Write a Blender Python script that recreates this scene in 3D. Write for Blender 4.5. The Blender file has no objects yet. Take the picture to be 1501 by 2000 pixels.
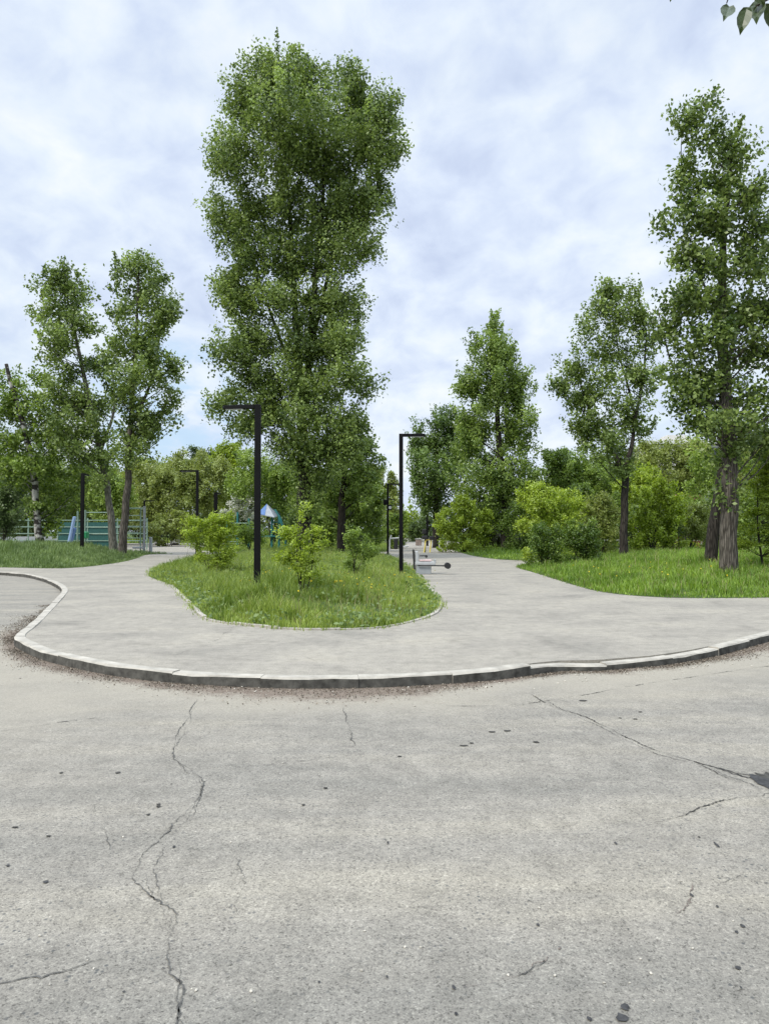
import bpy, math, random, zlib
import numpy as np
from mathutils import Vector, Matrix
from mathutils.geometry import delaunay_2d_cdt

R = math.radians
rng = np.random.default_rng(7)
random.seed(7)
sc = bpy.context.scene
COL = sc.collection

# ------------------------------------------------------------------ camera
F, CX, CY, CAMZ, PITCH = 1400.0, 750.5, 1000.0, 1.5, math.atan(37 / 1400.0)
cam = bpy.data.cameras.new('camera')
cam.sensor_fit = 'VERTICAL'
cam.sensor_height = 36.0
cam.lens = F / 2000.0 * 36.0
cam.clip_start = 0.05
cam.clip_end = 4000
camo = bpy.data.objects.new('camera', cam)
COL.objects.link(camo)
camo.location = (0, 0, CAMZ)
camo.rotation_euler = (math.pi / 2 + PITCH, 0, 0)
sc.camera = camo

# ------------------------------------------------------------------ world, sun, exposure
SUN_EL, SUN_AZ = R(47), R(-128)          # azimuth measured from +Y towards +X
w = bpy.data.worlds.new('World')
sc.world = w
w.use_nodes = True
nt = w.node_tree
nt.nodes.clear()


def N(tree, typ, **kw):
    n = tree.nodes.new(typ)
    for k, v in kw.items():
        if k == 'inp':
            for a, b in v.items():
                n.inputs[a].default_value = b
        else:
            setattr(n, k, v)
    return n


def ramp(tree, stops, interp='LINEAR'):
    n = tree.nodes.new('ShaderNodeValToRGB')
    cr = n.color_ramp
    cr.interpolation = interp
    while len(cr.elements) < len(stops):
        cr.elements.new(0.5)
    for e, (p, c) in zip(cr.elements, stops):
        e.position = p
        if not hasattr(c, '__len__'):
            c = (c, c, c)
        e.color = (c[0], c[1], c[2], 1)
    return n


out = N(nt, 'ShaderNodeOutputWorld')
bg = N(nt, 'ShaderNodeBackground', inp={'Strength': 1.0})
tc = N(nt, 'ShaderNodeTexCoord')
sky = N(nt, 'ShaderNodeTexSky', sky_type='NISHITA', sun_disc=False, sun_elevation=SUN_EL, sun_rotation=SUN_AZ)
sky.air_density = 1.2
skys = N(nt, 'ShaderNodeVectorMath', operation='SCALE', inp={'Scale': 0.11})
sep = N(nt, 'ShaderNodeSeparateXYZ')
zadd = N(nt, 'ShaderNodeMath', operation='ADD', inp={1: 0.42})
zmax = N(nt, 'ShaderNodeMath', operation='MAXIMUM', inp={1: 0.05})
dx = N(nt, 'ShaderNodeMath', operation='DIVIDE')
dy = N(nt, 'ShaderNodeMath', operation='DIVIDE')
comb = N(nt, 'ShaderNodeCombineXYZ')
L = nt.links.new
L(tc.outputs['Generated'], sep.inputs[0])
L(sep.outputs[2], zadd.inputs[0]); L(zadd.outputs[0], zmax.inputs[0])
L(sep.outputs[0], dx.inputs[0]); L(zmax.outputs[0], dx.inputs[1])
L(sep.outputs[1], dy.inputs[0]); L(zmax.outputs[0], dy.inputs[1])
L(dx.outputs[0], comb.inputs[0]); L(dy.outputs[0], comb.inputs[1])
mp = N(nt, 'ShaderNodeMapping')
mp.inputs['Rotation'].default_value = (0, 0, R(28))
mp.inputs['Scale'].default_value = (1.25, 1.15, 1.0)
L(comb.outputs[0], mp.inputs[0])
n1 = N(nt, 'ShaderNodeTexNoise', inp={'Scale': 8.5, 'Detail': 8.0, 'Roughness': 0.54, 'Distortion': 0.25})
n2 = N(nt, 'ShaderNodeTexNoise', inp={'Scale': 1.3, 'Detail': 3.0, 'Roughness': 0.5, 'Distortion': 0.2})
L(mp.outputs[0], n1.inputs['Vector']); L(mp.outputs[0], n2.inputs['Vector'])
nm = N(nt, 'ShaderNodeMix', data_type='FLOAT', inp={0: 0.42})
L(n1.outputs[0], nm.inputs[2]); L(n2.outputs[0], nm.inputs[3])
cr = ramp(nt, [(0.34, (0.420, 0.485, 0.630)), (0.45, (0.500, 0.568, 0.695)), (0.55, (0.585, 0.648, 0.728)), (0.65, (0.665, 0.703, 0.735))])
L(nm.outputs[0], cr.inputs[0])
# thin places in the cloud let the blue through
gap = ramp(nt, [(0.28, 0.45), (0.40, 0.08), (0.55, 0.0)])
n3 = N(nt, 'ShaderNodeTexNoise', inp={'Scale': 1.1, 'Detail': 4.0, 'Roughness': 0.6})
mp3 = N(nt, 'ShaderNodeMapping')
mp3.inputs['Location'].default_value = (3.1, 1.7, 0)
L(comb.outputs[0], mp3.inputs[0]); L(mp3.outputs[0], n3.inputs['Vector']); L(n3.outputs[0], gap.inputs[0])
# one opening in the cloud low in the west where clear sky shows
gd = (np.array([(335 - CX) / F, 1.0, (1037 - 800) / F])); gd = gd / np.linalg.norm(gd)
dotn = N(nt, 'ShaderNodeVectorMath', operation='DOT_PRODUCT'); dotn.inputs[1].default_value = tuple(gd)
gr_ = N(nt, 'ShaderNodeMapRange', interpolation_type='SMOOTHSTEP', inp={1: 0.9915, 2: 0.9995, 3: 0.0, 4: 0.7})
gnz = N(nt, 'ShaderNodeMapRange', inp={1: 0.42, 2: 0.58, 3: 1.0, 4: 0.1})
gml = N(nt, 'ShaderNodeMath', operation='MULTIPLY')
L(tc.outputs['Generated'], dotn.inputs[0]); L(dotn.outputs['Value'], gr_.inputs[0]); L(n1.outputs[0], gnz.inputs[0])
L(gr_.outputs[0], gml.inputs[0]); L(gnz.outputs[0], gml.inputs[1])
mixg = N(nt, 'ShaderNodeMix', data_type='RGBA'); mixg.inputs[7].default_value = (0.40, 0.56, 0.72, 1)
L(gml.outputs[0], mixg.inputs[0])
mixs = N(nt, 'ShaderNodeMix', data_type='RGBA')
L(tc.outputs['Generated'], sky.inputs[0]) if 'Vector' in sky.inputs else None
L(sky.outputs[0], skys.inputs[0])
L(gap.outputs[0], mixs.inputs[0]); L(cr.outputs[0], mixg.inputs[6]); L(mixg.outputs[2], mixs.inputs[6]); L(skys.outputs[0], mixs.inputs[7])
# an overcast sky is brightest overhead (above the frame)
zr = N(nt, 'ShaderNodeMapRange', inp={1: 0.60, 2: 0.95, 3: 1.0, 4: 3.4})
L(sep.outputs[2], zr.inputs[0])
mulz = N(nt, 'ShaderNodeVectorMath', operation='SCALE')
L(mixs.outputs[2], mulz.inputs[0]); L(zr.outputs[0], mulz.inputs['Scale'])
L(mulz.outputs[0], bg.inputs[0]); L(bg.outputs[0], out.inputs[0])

sun = bpy.data.lights.new('sun', 'SUN')
sun.energy = 2.2
sun.angle = R(13)
sun.color = (1.0, 0.955, 0.87)
suno = bpy.data.objects.new('sun', sun)
COL.objects.link(suno)
sd = Vector((math.sin(SUN_AZ) * math.cos(SUN_EL), math.cos(SUN_AZ) * math.cos(SUN_EL), math.sin(SUN_EL)))
suno.rotation_euler = (-sd).to_track_quat('-Z', 'Y').to_euler()
suno.location = (0, 0, 60)

sc.view_settings.view_transform = 'Standard'
sc.view_settings.look = 'None'
sc.view_settings.exposure = 0.5
sc.view_settings.gamma = 1.0
sc.cycles.max_bounces = 6
sc.cycles.diffuse_bounces = 4
sc.cycles.glossy_bounces = 2
sc.cycles.transmission_bounces = 4
sc.cycles.caustics_reflective = False
sc.cycles.caustics_refractive = False


# ------------------------------------------------------------------ pixels of the photograph -> the place
def ray(px, py):
    u, v = (px - CX) / F, (CY - py) / F
    return np.array([u, math.cos(PITCH) - v * math.sin(PITCH), math.sin(PITCH) + v * math.cos(PITCH)])


def at(px, py, d):
    r = ray(px, py)
    k = d / r[1]
    return np.array([r[0] * k, d, CAMZ + r[2] * k])


def G(px, py, z=0.0):
    r = ray(px, py)
    k = (z - CAMZ) / r[2]
    return np.array([r[0] * k, r[1] * k])


def poly_px(pts, z=0.0):
    return np.array([G(x, y, z) for x, y in pts])


# ------------------------------------------------------------------ small helpers
def smooth_poly(p, n=4, closed=False):
    """Catmull-Rom through the points."""
    p = np.asarray(p, float)
    m = len(p)
    o = []
    rngk = range(m if closed else m - 1)
    for i in rngk:
        if closed:
            a, b, c, d = p[(i - 1) % m], p[i], p[(i + 1) % m], p[(i + 2) % m]
        else:
            a, b, c, d = p[max(i - 1, 0)], p[i], p[i + 1], p[min(i + 2, m - 1)]
        for k in range(n):
            t = k / n
            o.append(0.5 * ((2 * b) + (-a + c) * t + (2 * a - 5 * b + 4 * c - d) * t * t + (-a + 3 * b - 3 * c + d) * t ** 3))
    if not closed:
        o.append(p[-1])
    return np.array(o)


def resample(p, step):
    p = np.asarray(p, float)
    seg = np.linalg.norm(np.diff(p, axis=0), axis=1)
    s = np.concatenate([[0], np.cumsum(seg)])
    n = max(2, int(round(s[-1] / step)) + 1)
    q = np.linspace(0, s[-1], n)
    return np.stack([np.interp(q, s, p[:, k]) for k in range(p.shape[1])], 1)


def inside(poly, P):
    x, y = P[:, 0], P[:, 1]
    r = np.zeros(len(P), bool)
    n = len(poly)
    for i in range(n):
        x1, y1 = poly[i]
        x2, y2 = poly[(i + 1) % n]
        c = ((y1 > y) != (y2 > y))
        if y1 != y2:
            r ^= c & (x < (x2 - x1) * (y - y1) / (y2 - y1) + x1)
    return r


def dist_line(line, P, closed=False):
    d = np.full(len(P), 1e9)
    n = len(line)
    for i in range(n if closed else n - 1):
        a, b = line[i], line[(i + 1) % n]
        ab = b - a
        t = np.clip(((P - a) @ ab) / max(ab @ ab, 1e-9), 0, 1)
        d = np.minimum(d, np.linalg.norm(P - (a + t[:, None] * ab), axis=1))
    return d


_ph = rng.uniform(0, 6.28, (40, 2))
_dr = rng.uniform(0, 6.28, 40)


def wob(x, y, scale=1.0, seed=0):
    """smooth pseudo noise about 0, roughly -1..1"""
    r = 0
    for k in range(6):
        i = (seed * 6 + k) % 40
        f = scale * (0.7 + 0.55 * k)
        r = r + np.sin(f * (x * math.cos(_dr[i]) + y * math.sin(_dr[i])) + _ph[i, 0]) * np.cos(f * 0.73 * (y * math.cos(_dr[i]) - x * math.sin(_dr[i])) + _ph[i, 1])
    return r / 2.6


def mesh_np(name, V, Fc, mat=None, smooth=False, tint=None, matidx=None):
    """V (n,3); Fc (m,k) faces all of one size"""
    me = bpy.data.meshes.new(name)
    V = np.asarray(V, np.float32)
    Fc = np.asarray(Fc, np.int32)
    me.vertices.add(len(V)); me.vertices.foreach_set('co', V.ravel())
    me.loops.add(Fc.size); me.loops.foreach_set('vertex_index', Fc.ravel())
    me.polygons.add(len(Fc)); me.polygons.foreach_set('loop_start', np.arange(0, Fc.size, Fc.shape[1], dtype=np.int32))
    if smooth:
        me.polygons.foreach_set('use_smooth', np.ones(len(Fc), bool))
    if tint is not None:
        a = me.attributes.new('tint', 'FLOAT', 'FACE')
        a.data.foreach_set('value', np.asarray(tint, np.float32))
    for m in (mat if isinstance(mat, (list, tuple)) else [mat]):
        if m:
            me.materials.append(m)
    if matidx is not None:
        me.polygons.foreach_set('material_index', np.asarray(matidx, np.int32))
    me.update(calc_edges=True)
    me.validate()
    return me


def link(name, me, parent=None, loc=None):
    o = bpy.data.objects.new(name, me)
    COL.objects.link(o)
    if parent:
        o.parent = parent
    if loc is not None:
        o.location = loc
    return o


def tag(o, label=None, cat=None, group=None, kind=None):
    if label: o['label'] = label
    if cat: o['category'] = cat
    if group: o['group'] = group
    if kind: o['kind'] = kind
    return o


def thing(name, label, cat, loc, group=None, rz=0):
    o = bpy.data.objects.new(name, None)
    COL.objects.link(o)
    o.location = loc
    o.rotation_euler = (0, 0, rz)
    o.empty_display_size = 0.2
    return tag(o, label, cat, group)


class MB:
    """collects shapes into one mesh"""
    def __init__(s):
        s.v, s.f = [], []

    def add(s, V, Fs):
        b = len(s.v)
        s.v += [tuple(x) for x in V]
        s.f += [tuple(i + b for i in f) for f in Fs]
        return s

    def box(s, c, size, rz=0.0, rx=0.0, ry=0.0, ch=0.0):
        hx, hy, hz = size[0] / 2, size[1] / 2, size[2] / 2
        M = Matrix.Rotation(rz, 3, 'Z') @ Matrix.Rotation(ry, 3, 'Y') @ Matrix.Rotation(rx, 3, 'X')
        c = Vector(c)
        if ch <= 0:
            V = [c + M @ Vector((x * hx, y * hy, z * hz)) for z in (-1, 1) for x, y in ((-1, -1), (1, -1), (1, 1), (-1, 1))]
            return s.add(V, [(3, 2, 1, 0), (4, 5, 6, 7), (0, 1, 5, 4), (1, 2, 6, 5), (2, 3, 7, 6), (3, 0, 4, 7)])
        ch = min(ch, hx * .9, hy * .9, hz * .9)
        o8 = [(-hx + ch, -hy), (hx - ch, -hy), (hx, -hy + ch), (hx, hy - ch), (hx - ch, hy), (-hx + ch, hy), (-hx, hy - ch), (-hx, -hy + ch)]
        i8 = [(-hx + ch, -hy + ch), (hx - ch, -hy + ch)] + [(hx - ch, -hy + ch), (hx - ch, hy - ch)] + [(hx - ch, hy - ch), (-hx + ch, hy - ch)] + [(-hx + ch, hy - ch), (-hx + ch, -hy + ch)]
        V = []
        for ring, z in ((i8, -hz), (o8, -hz + ch), (o8, hz - ch), (i8, hz)):
            V += [c + M @ Vector((x, y, z)) for x, y in ring]
        Fs = [tuple(range(7, -1, -1)), tuple(range(24, 32))]
        for k in range(3):
            for i in range(8):
                j = (i + 1) % 8
                Fs.append((k * 8 + i, k * 8 + j, k * 8 + 8 + j, k * 8 + 8 + i))
        return s.add(V, Fs)

    def tube(s, pts, rad, n=8, cap=True):
        pts = [Vector(p) for p in pts]
        if not hasattr(rad, '__len__'):
            rad = [rad] * len(pts)
        V, Fs = [], []
        ref = Vector((0.37, 0.81, 0.13)).normalized()
        for i, p in enumerate(pts):
            t = (pts[min(i + 1, len(pts) - 1)] - pts[max(i - 1, 0)]).normalized()
            a = t.cross(ref)
            if a.length < 1e-3:
                a = t.cross(Vector((1, 0, 0)))
            a.normalize()
            b = t.cross(a)
            for k in range(n):
                g = 2 * math.pi * k / n
                V.append(p + (a * math.cos(g) + b * math.sin(g)) * rad[i])
        for i in range(len(pts) - 1):
            for k in range(n):
                Fs.append((i * n + k, i * n + (k + 1) % n, i * n + n + (k + 1) % n, i * n + n + k))
        if cap:
            Fs.append(tuple(range(n - 1, -1, -1)))
            Fs.append(tuple(range((len(pts) - 1) * n, len(pts) * n)))
        return s.add(V, Fs)

    def build(s, name, mat, parent=None, smooth=False, loc=None):
        me = bpy.data.meshes.new(name)
        me.from_pydata([tuple(v) for v in s.v], [], s.f)
        if smooth:
            for p in me.polygons:
                p.use_smooth = True
        if mat:
            me.materials.append(mat)
        me.update()
        return link(name, me, parent, loc)


# ------------------------------------------------------------------ materials
def newmat(name):
    m = bpy.data.materials.new(name)
    m.use_nodes = True
    t = m.node_tree
    t.nodes.clear()
    o = N(t, 'ShaderNodeOutputMaterial')
    p = N(t, 'ShaderNodeBsdfPrincipled')
    t.links.new(p.outputs[0], o.inputs[0])
    return m, t, p, o


def mat_simple(name, col, rough=0.6, metal=0.0, var=0.12, scale=6.0, bump=0.0, spec=0.4):
    m, t, p, o = newmat(name)
    tcn = N(t, 'ShaderNodeTexCoord')
    nz = N(t, 'ShaderNodeTexNoise', inp={'Scale': scale, 'Detail': 5.0, 'Roughness': 0.6})
    t.links.new(tcn.outputs['Object'], nz.inputs['Vector'])
    c = np.array(col)
    rp = ramp(t, [(0.3, c * (1 - var)), (0.7, np.minimum(c * (1 + var), 1))])
    t.links.new(nz.outputs[0], rp.inputs[0])
    t.links.new(rp.outputs[0], p.inputs['Base Color'])
    p.inputs['Roughness'].default_value = rough
    p.inputs['Metallic'].default_value = metal
    p.inputs['Specular IOR Level'].default_value = spec
    if bump:
        b = N(t, 'ShaderNodeBump', inp={'Strength': bump, 'Distance': 0.02})
        t.links.new(nz.outputs[0], b.inputs['Height'])
        t.links.new(b.outputs[0], p.inputs['Normal'])
    return m


def mat_leaf(name, dark, light, trans=0.38, rough=0.42, spec=0.5):
    m, t, p, o = newmat(name)
    a = N(t, 'ShaderNodeAttribute', attribute_name='tint')
    rp = ramp(t, [(0.0, dark), (0.5, tuple((x + y) / 2 for x, y in zip(dark, light))), (1.0, light)])
    t.links.new(a.outputs['Fac'], rp.inputs[0])
    t.links.new(rp.outputs[0], p.inputs['Base Color'])
    p.inputs['Roughness'].default_value = rough
    p.inputs['Specular IOR Level'].default_value = spec
    tr = N(t, 'ShaderNodeBsdfTranslucent')
    hs = N(t, 'ShaderNodeHueSaturation', inp={'Hue': 0.495, 'Saturation': 1.1, 'Value': 1.3})
    t.links.new(rp.outputs[0], hs.inputs['Color'])
    t.links.new(hs.outputs[0], tr.inputs[0])
    mx = N(t, 'ShaderNodeMixShader', inp={0: trans})
    t.links.new(p.outputs[0], mx.inputs[1]); t.links.new(tr.outputs[0], mx.inputs[2])
    t.links.new(mx.outputs[0], o.inputs[0])
    return m


def mat_bark(name, dark, light, sc_=(13, 13, 1.3), bump=0.7, patches=None):
    m, t, p, o = newmat(name)
    tcn = N(t, 'ShaderNodeTexCoord')
    mpn = N(t, 'ShaderNodeMapping')
    mpn.inputs['Scale'].default_value = sc_
    t.links.new(tcn.outputs['Object'], mpn.inputs[0])
    nz = N(t, 'ShaderNodeTexNoise', inp={'Scale': 1.6, 'Detail': 7.0, 'Roughness': 0.65, 'Distortion': 0.4})
    vo = N(t, 'ShaderNodeTexVoronoi', feature='DISTANCE_TO_EDGE', inp={'Scale': 1.3})
    t.links.new(mpn.outputs[0], nz.inputs['Vector']); t.links.new(mpn.outputs[0], vo.inputs['Vector'])
    mul = N(t, 'ShaderNodeMath', operation='MULTIPLY')
    vr = ramp(t, [(0.0, 0.35), (0.25, 1.0)])
    t.links.new(vo.outputs['Distance'], vr.inputs[0])
    t.links.new(nz.outputs[0], mul.inputs[0]); t.links.new(vr.outputs[0], mul.inputs[1])
    rp = ramp(t, [(0.15, dark), (0.62, light)])
    t.links.new(mul.outputs[0], rp.inputs[0])
    col = rp.outputs[0]
    if patches:
        n2_ = N(t, 'ShaderNodeTexNoise', inp={'Scale': 1.7, 'Detail': 3.0})
        mp2 = N(t, 'ShaderNodeMapping'); mp2.inputs['Scale'].default_value = (1, 1, 2.2)
        t.links.new(tcn.outputs['Object'], mp2.inputs[0]); t.links.new(mp2.outputs[0], n2_.inputs['Vector'])
        r2 = ramp(t, [(0.44, 0.0), (0.52, 1.0)])
        t.links.new(n2_.outputs[0], r2.inputs[0])
        mx = N(t, 'ShaderNodeMix', data_type='RGBA'); mx.inputs[7].default_value = (*patches, 1)
        t.links.new(r2.outputs[0], mx.inputs[0]); t.links.new(col, mx.inputs[6])
        col = mx.outputs[2]
    t.links.new(col, p.inputs['Base Color'])
    p.inputs['Roughness'].default_value = 0.9
    p.inputs['Specular IOR Level'].default_value = 0.15
    b = N(t, 'ShaderNodeBump', inp={'Strength': bump, 'Distance': 0.04})
    t.links.new(mul.outputs[0], b.inputs['Height']); t.links.new(b.outputs[0], p.inputs['Normal'])
    return m


def mat_road():
    m, t, p, o = newmat('road_asphalt')
    l = t.links.new
    tcn = N(t, 'ShaderNodeTexCoord')
    agg = N(t, 'ShaderNodeTexNoise', inp={'Scale': 85.0, 'Detail': 3.0, 'Roughness': 0.75})
    l(tcn.outputs['Object'], agg.inputs['Vector'])
    st1 = N(t, 'ShaderNodeTexVoronoi', inp={'Scale': 190.0}); st2 = N(t, 'ShaderNodeTexVoronoi', inp={'Scale': 80.0})
    l(tcn.outputs['Object'], st1.inputs['Vector']); l(tcn.outputs['Object'], st2.inputs['Vector'])
    sc1 = N(t, 'ShaderNodeSeparateColor'); sc2 = N(t, 'ShaderNodeSeparateColor')
    l(st1.outputs['Color'], sc1.inputs[0]); l(st2.outputs['Color'], sc2.inputs[0])
    am = N(t, 'ShaderNodeMix', data_type='FLOAT', inp={0: 0.5}); l(agg.outputs[0], am.inputs[2]); l(sc1.outputs[0], am.inputs[3])
    am2 = N(t, 'ShaderNodeMix', data_type='FLOAT', inp={0: 0.22}); l(am.outputs[0], am2.inputs[2]); l(sc2.outputs[0], am2.inputs[3])
    aggr = ramp(t, [(0.22, (0.100, 0.093, 0.079)), (0.36, (0.200, 0.186, 0.160)), (0.52, (0.243, 0.226, 0.193)), (0.70, (0.292, 0.272, 0.230)), (0.86, (0.43, 0.405, 0.345))])
    l(am2.outputs[0], aggr.inputs[0])
    # single stones and pits of the worn surface
    vo = N(t, 'ShaderNodeTexVoronoi', inp={'Scale': 46.0, 'Randomness': 1.0})
    l(tcn.outputs['Object'], vo.inputs['Vector'])
    sepc = N(t, 'ShaderNodeSeparateColor')
    l(vo.outputs['Color'], sepc.inputs[0])
    pit = ramp(t, [(0.86, 0.0), (0.88, 1.0)])
    l(sepc.outputs[0], pit.inputs[0])
    near = ramp(t, [(0.25, 1.0), (0.42, 0.0)])
    l(vo.outputs['Distance'], near.inputs[0])
    pm0 = N(t, 'ShaderNodeMath', operation='MULTIPLY'); l(pit.outputs[0], pm0.inputs[0]); l(near.outputs[0], pm0.inputs[1])
    patchn = N(t, 'ShaderNodeTexNoise', inp={'Scale': 0.9, 'Detail': 4.0, 'Roughness': 0.6})
    l(tcn.outputs['Object'], patchn.inputs['Vector'])
    patchr = ramp(t, [(0.42, 0.15), (0.60, 0.95)])
    l(patchn.outputs[0], patchr.inputs[0])
    pm = N(t, 'ShaderNodeMath', operation='MULTIPLY'); l(pm0.outputs[0], pm.inputs[0]); l(patchr.outputs[0], pm.inputs[1])
    mx1 = N(t, 'ShaderNodeMix', data_type='RGBA'); mx1.inputs[7].default_value = (0.10, 0.10, 0.095, 1)
    l(pm.outputs[0], mx1.inputs[0]); l(aggr.outputs[0], mx1.inputs[6])
    # long worn bands running with the traffic
    mpb = N(t, 'ShaderNodeMapping'); mpb.inputs['Rotation'].default_value = (0, 0, R(-34)); mpb.inputs['Scale'].default_value = (0.28, 1.9, 1)
    l(tcn.outputs['Object'], mpb.inputs[0])
    bn = N(t, 'ShaderNodeTexNoise', inp={'Scale': 0.9, 'Detail': 6.0, 'Roughness': 0.6, 'Distortion': 0.3})
    l(mpb.outputs[0], bn.inputs['Vector'])
    br = ramp(t, [(0.33, (0.80, 0.81, 0.815)), (0.5, (0.98, 0.975, 0.965)), (0.68, (1.17, 1.15, 1.09))])
    l(bn.outputs[0], br.inputs[0])
    mu = N(t, 'ShaderNodeMix', data_type='RGBA', blend_type='MULTIPLY', inp={0: 1.0})
    l(mx1.outputs[2], mu.inputs[6]); l(br.outputs[0], mu.inputs[7])
    # medium blotches
    mn = N(t, 'ShaderNodeTexNoise', inp={'Scale': 5.5, 'Detail': 5.0, 'Roughness': 0.7})
    l(tcn.outputs['Object'], mn.inputs['Vector'])
    mr = ramp(t, [(0.3, 0.82), (0.7, 1.15)])
    l(mn.outputs[0], mr.inputs[0])
    mu2 = N(t, 'ShaderNodeMix', data_type='RGBA', blend_type='MULTIPLY', inp={0: 1.0})
    l(mu.outputs[2], mu2.inputs[6]); l(mr.outputs[0], mu2.inputs[7])
    # sand washed up along the kerb, then brown litter
    at1 = N(t, 'ShaderNodeAttribute', attribute_name='sand')
    sn = N(t, 'ShaderNodeMath', operation='MULTIPLY_ADD', inp={1: 1.7, 2: -0.85})
    l(patchn.outputs[0], sn.inputs[0])
    sa = N(t, 'ShaderNodeMath', operation='ADD', use_clamp=True); l(sn.outputs[0], sa.inputs[0]); l(at1.outputs['Fac'], sa.inputs[1])
    sm = N(t, 'ShaderNodeMath', operation='MULTIPLY', use_clamp=True); l(sa.outputs[0], sm.inputs[0]); l(at1.outputs['Fac'], sm.inputs[1])
    mx3 = N(t, 'ShaderNodeMix', data_type='RGBA')
    sandr = ramp(t, [(0.3, (0.225, 0.203, 0.162)), (0.7, (0.36, 0.330, 0.268))])
    l(agg.outputs[0], sandr.inputs[0])
    l(sm.outputs[0], mx3.inputs[0]); l(mu2.outputs[2], mx3.inputs[6]); l(sandr.outputs[0], mx3.inputs[7])
    at2 = N(t, 'ShaderNodeAttribute', attribute_name='litter')
    ln = N(t, 'ShaderNodeTexNoise', inp={'Scale': 4.0, 'Detail': 6.0, 'Roughness': 0.75})
    l(tcn.outputs['Object'], ln.inputs['Vector'])
    lm = N(t, 'ShaderNodeMath', operation='MULTIPLY_ADD', inp={1: 3.4, 2: -1.95}); l(ln.outputs[0], lm.inputs[0])
    la = N(t, 'ShaderNodeMath', operation='MULTIPLY_ADD', inp={1: 1.6}); l(at2.outputs['Fac'], la.inputs[0]); l(lm.outputs[0], la.inputs[2])
    lc = N(t, 'ShaderNodeMath', operation='MULTIPLY', use_clamp=True); l(la.outputs[0], lc.inputs[0]); l(at2.outputs['Fac'], lc.inputs[1])
    litr = ramp(t, [(0.30, (0.07, 0.054, 0.042)), (0.5, (0.165, 0.130, 0.10)), (0.7, (0.30, 0.255, 0.205))])
    l(agg.outputs[0], litr.inputs[0])
    mx4 = N(t, 'ShaderNodeMix', data_type='RGBA')
    l(lc.outputs[0], mx4.inputs[0]); l(mx3.outputs[2], mx4.inputs[6]); l(litr.outputs[0], mx4.inputs[7])
    l(mx4.outputs[2], p.inputs['Base Color'])
    p.inputs['Roughness'].default_value = 0.88
    p.inputs['Specular IOR Level'].default_value = 0.25
    b = N(t, 'ShaderNodeBump', inp={'Strength': 0.35, 'Distance': 0.004})
    l(agg.outputs[0], b.inputs['Height']); l(b.outputs[0], p.inputs['Normal'])
    return m


def mat_pave():
    m, t, p, o = newmat('pavement_concrete')
    l = t.links.new
    tcn = N(t, 'ShaderNodeTexCoord')
    agg = N(t, 'ShaderNodeTexNoise', inp={'Scale': 70.0, 'Detail': 3.0, 'Roughness': 0.7})
    l(tcn.outputs['Object'], agg.inputs['Vector'])
    ar = ramp(t, [(0.3, (0.200, 0.184, 0.155)), (0.5, (0.285, 0.263, 0.222)), (0.7, (0.380, 0.350, 0.295))])
    l(agg.outputs[0], ar.inputs[0])
    mpb = N(t, 'ShaderNodeMapping'); mpb.inputs['Scale'].default_value = (0.8, 1.0, 1)
    l(tcn.outputs['Object'], mpb.inputs[0])
    n_ = N(t, 'ShaderNodeTexNoise', inp={'Scale': 0.8, 'Detail': 9.0, 'Roughness': 0.62, 'Distortion': 0.2})
    l(mpb.outputs[0], n_.inputs['Vector'])
    nr = ramp(t, [(0.30, (0.74, 0.75, 0.755)), (0.44, (0.92, 0.92, 0.92)), (0.55, (1.02, 1.02, 1.01)), (0.70, (1.14, 1.13, 1.09))])
    l(n_.outputs[0], nr.inputs[0])
    mu = N(t, 'ShaderNodeMix', data_type='RGBA', blend_type='MULTIPLY', inp={0: 1.0})
    l(ar.outputs[0], mu.inputs[6]); l(nr.outputs[0], mu.inputs[7])
    # dark stains left by puddles and feet
    s_ = N(t, 'ShaderNodeTexNoise', inp={'Scale': 1.5, 'Detail': 7.0, 'Roughness': 0.7, 'Distortion': 0.3})
    l(tcn.outputs['Object'], s_.inputs['Vector'])
    sr = ramp(t, [(0.32, 0.80), (0.46, 1.0)])
    l(s_.outputs[0], sr.inputs[0])
    mu2 = N(t, 'ShaderNodeMix', data_type='RGBA', blend_type='MULTIPLY', inp={0: 1.0})
    l(mu.outputs[2], mu2.inputs[6]); l(sr.outputs[0], mu2.inputs[7])
    mu3 = N(t, 'ShaderNodeMix', data_type='RGBA', blend_type='MULTIPLY')
    l(mu2.outputs[2], mu3.inputs[6])
    fm_ = N(t, 'ShaderNodeTexNoise', inp={'Scale': 7.0, 'Detail': 8.0, 'Roughness': 0.7})
    l(tcn.outputs['Object'], fm_.inputs['Vector'])
    fmr = ramp(t, [(0.32, 0.80), (0.48, 0.98), (0.68, 1.13)])
    l(fm_.outputs[0], fmr.inputs[0]); l(fmr.outputs[0], mu3.inputs[7]); mu3.inputs[0].default_value = 1.0
    l(mu3.outputs[2], p.inputs['Base Color'])
    p.inputs['Roughness'].default_value = 0.9
    p.inputs['Specular IOR Level'].default_value = 0.2
    b = N(t, 'ShaderNodeBump', inp={'Strength': 0.3, 'Distance': 0.004})
    l(agg.outputs[0], b.inputs['Height']); l(b.outputs[0], p.inputs['Normal'])
    return m


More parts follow.
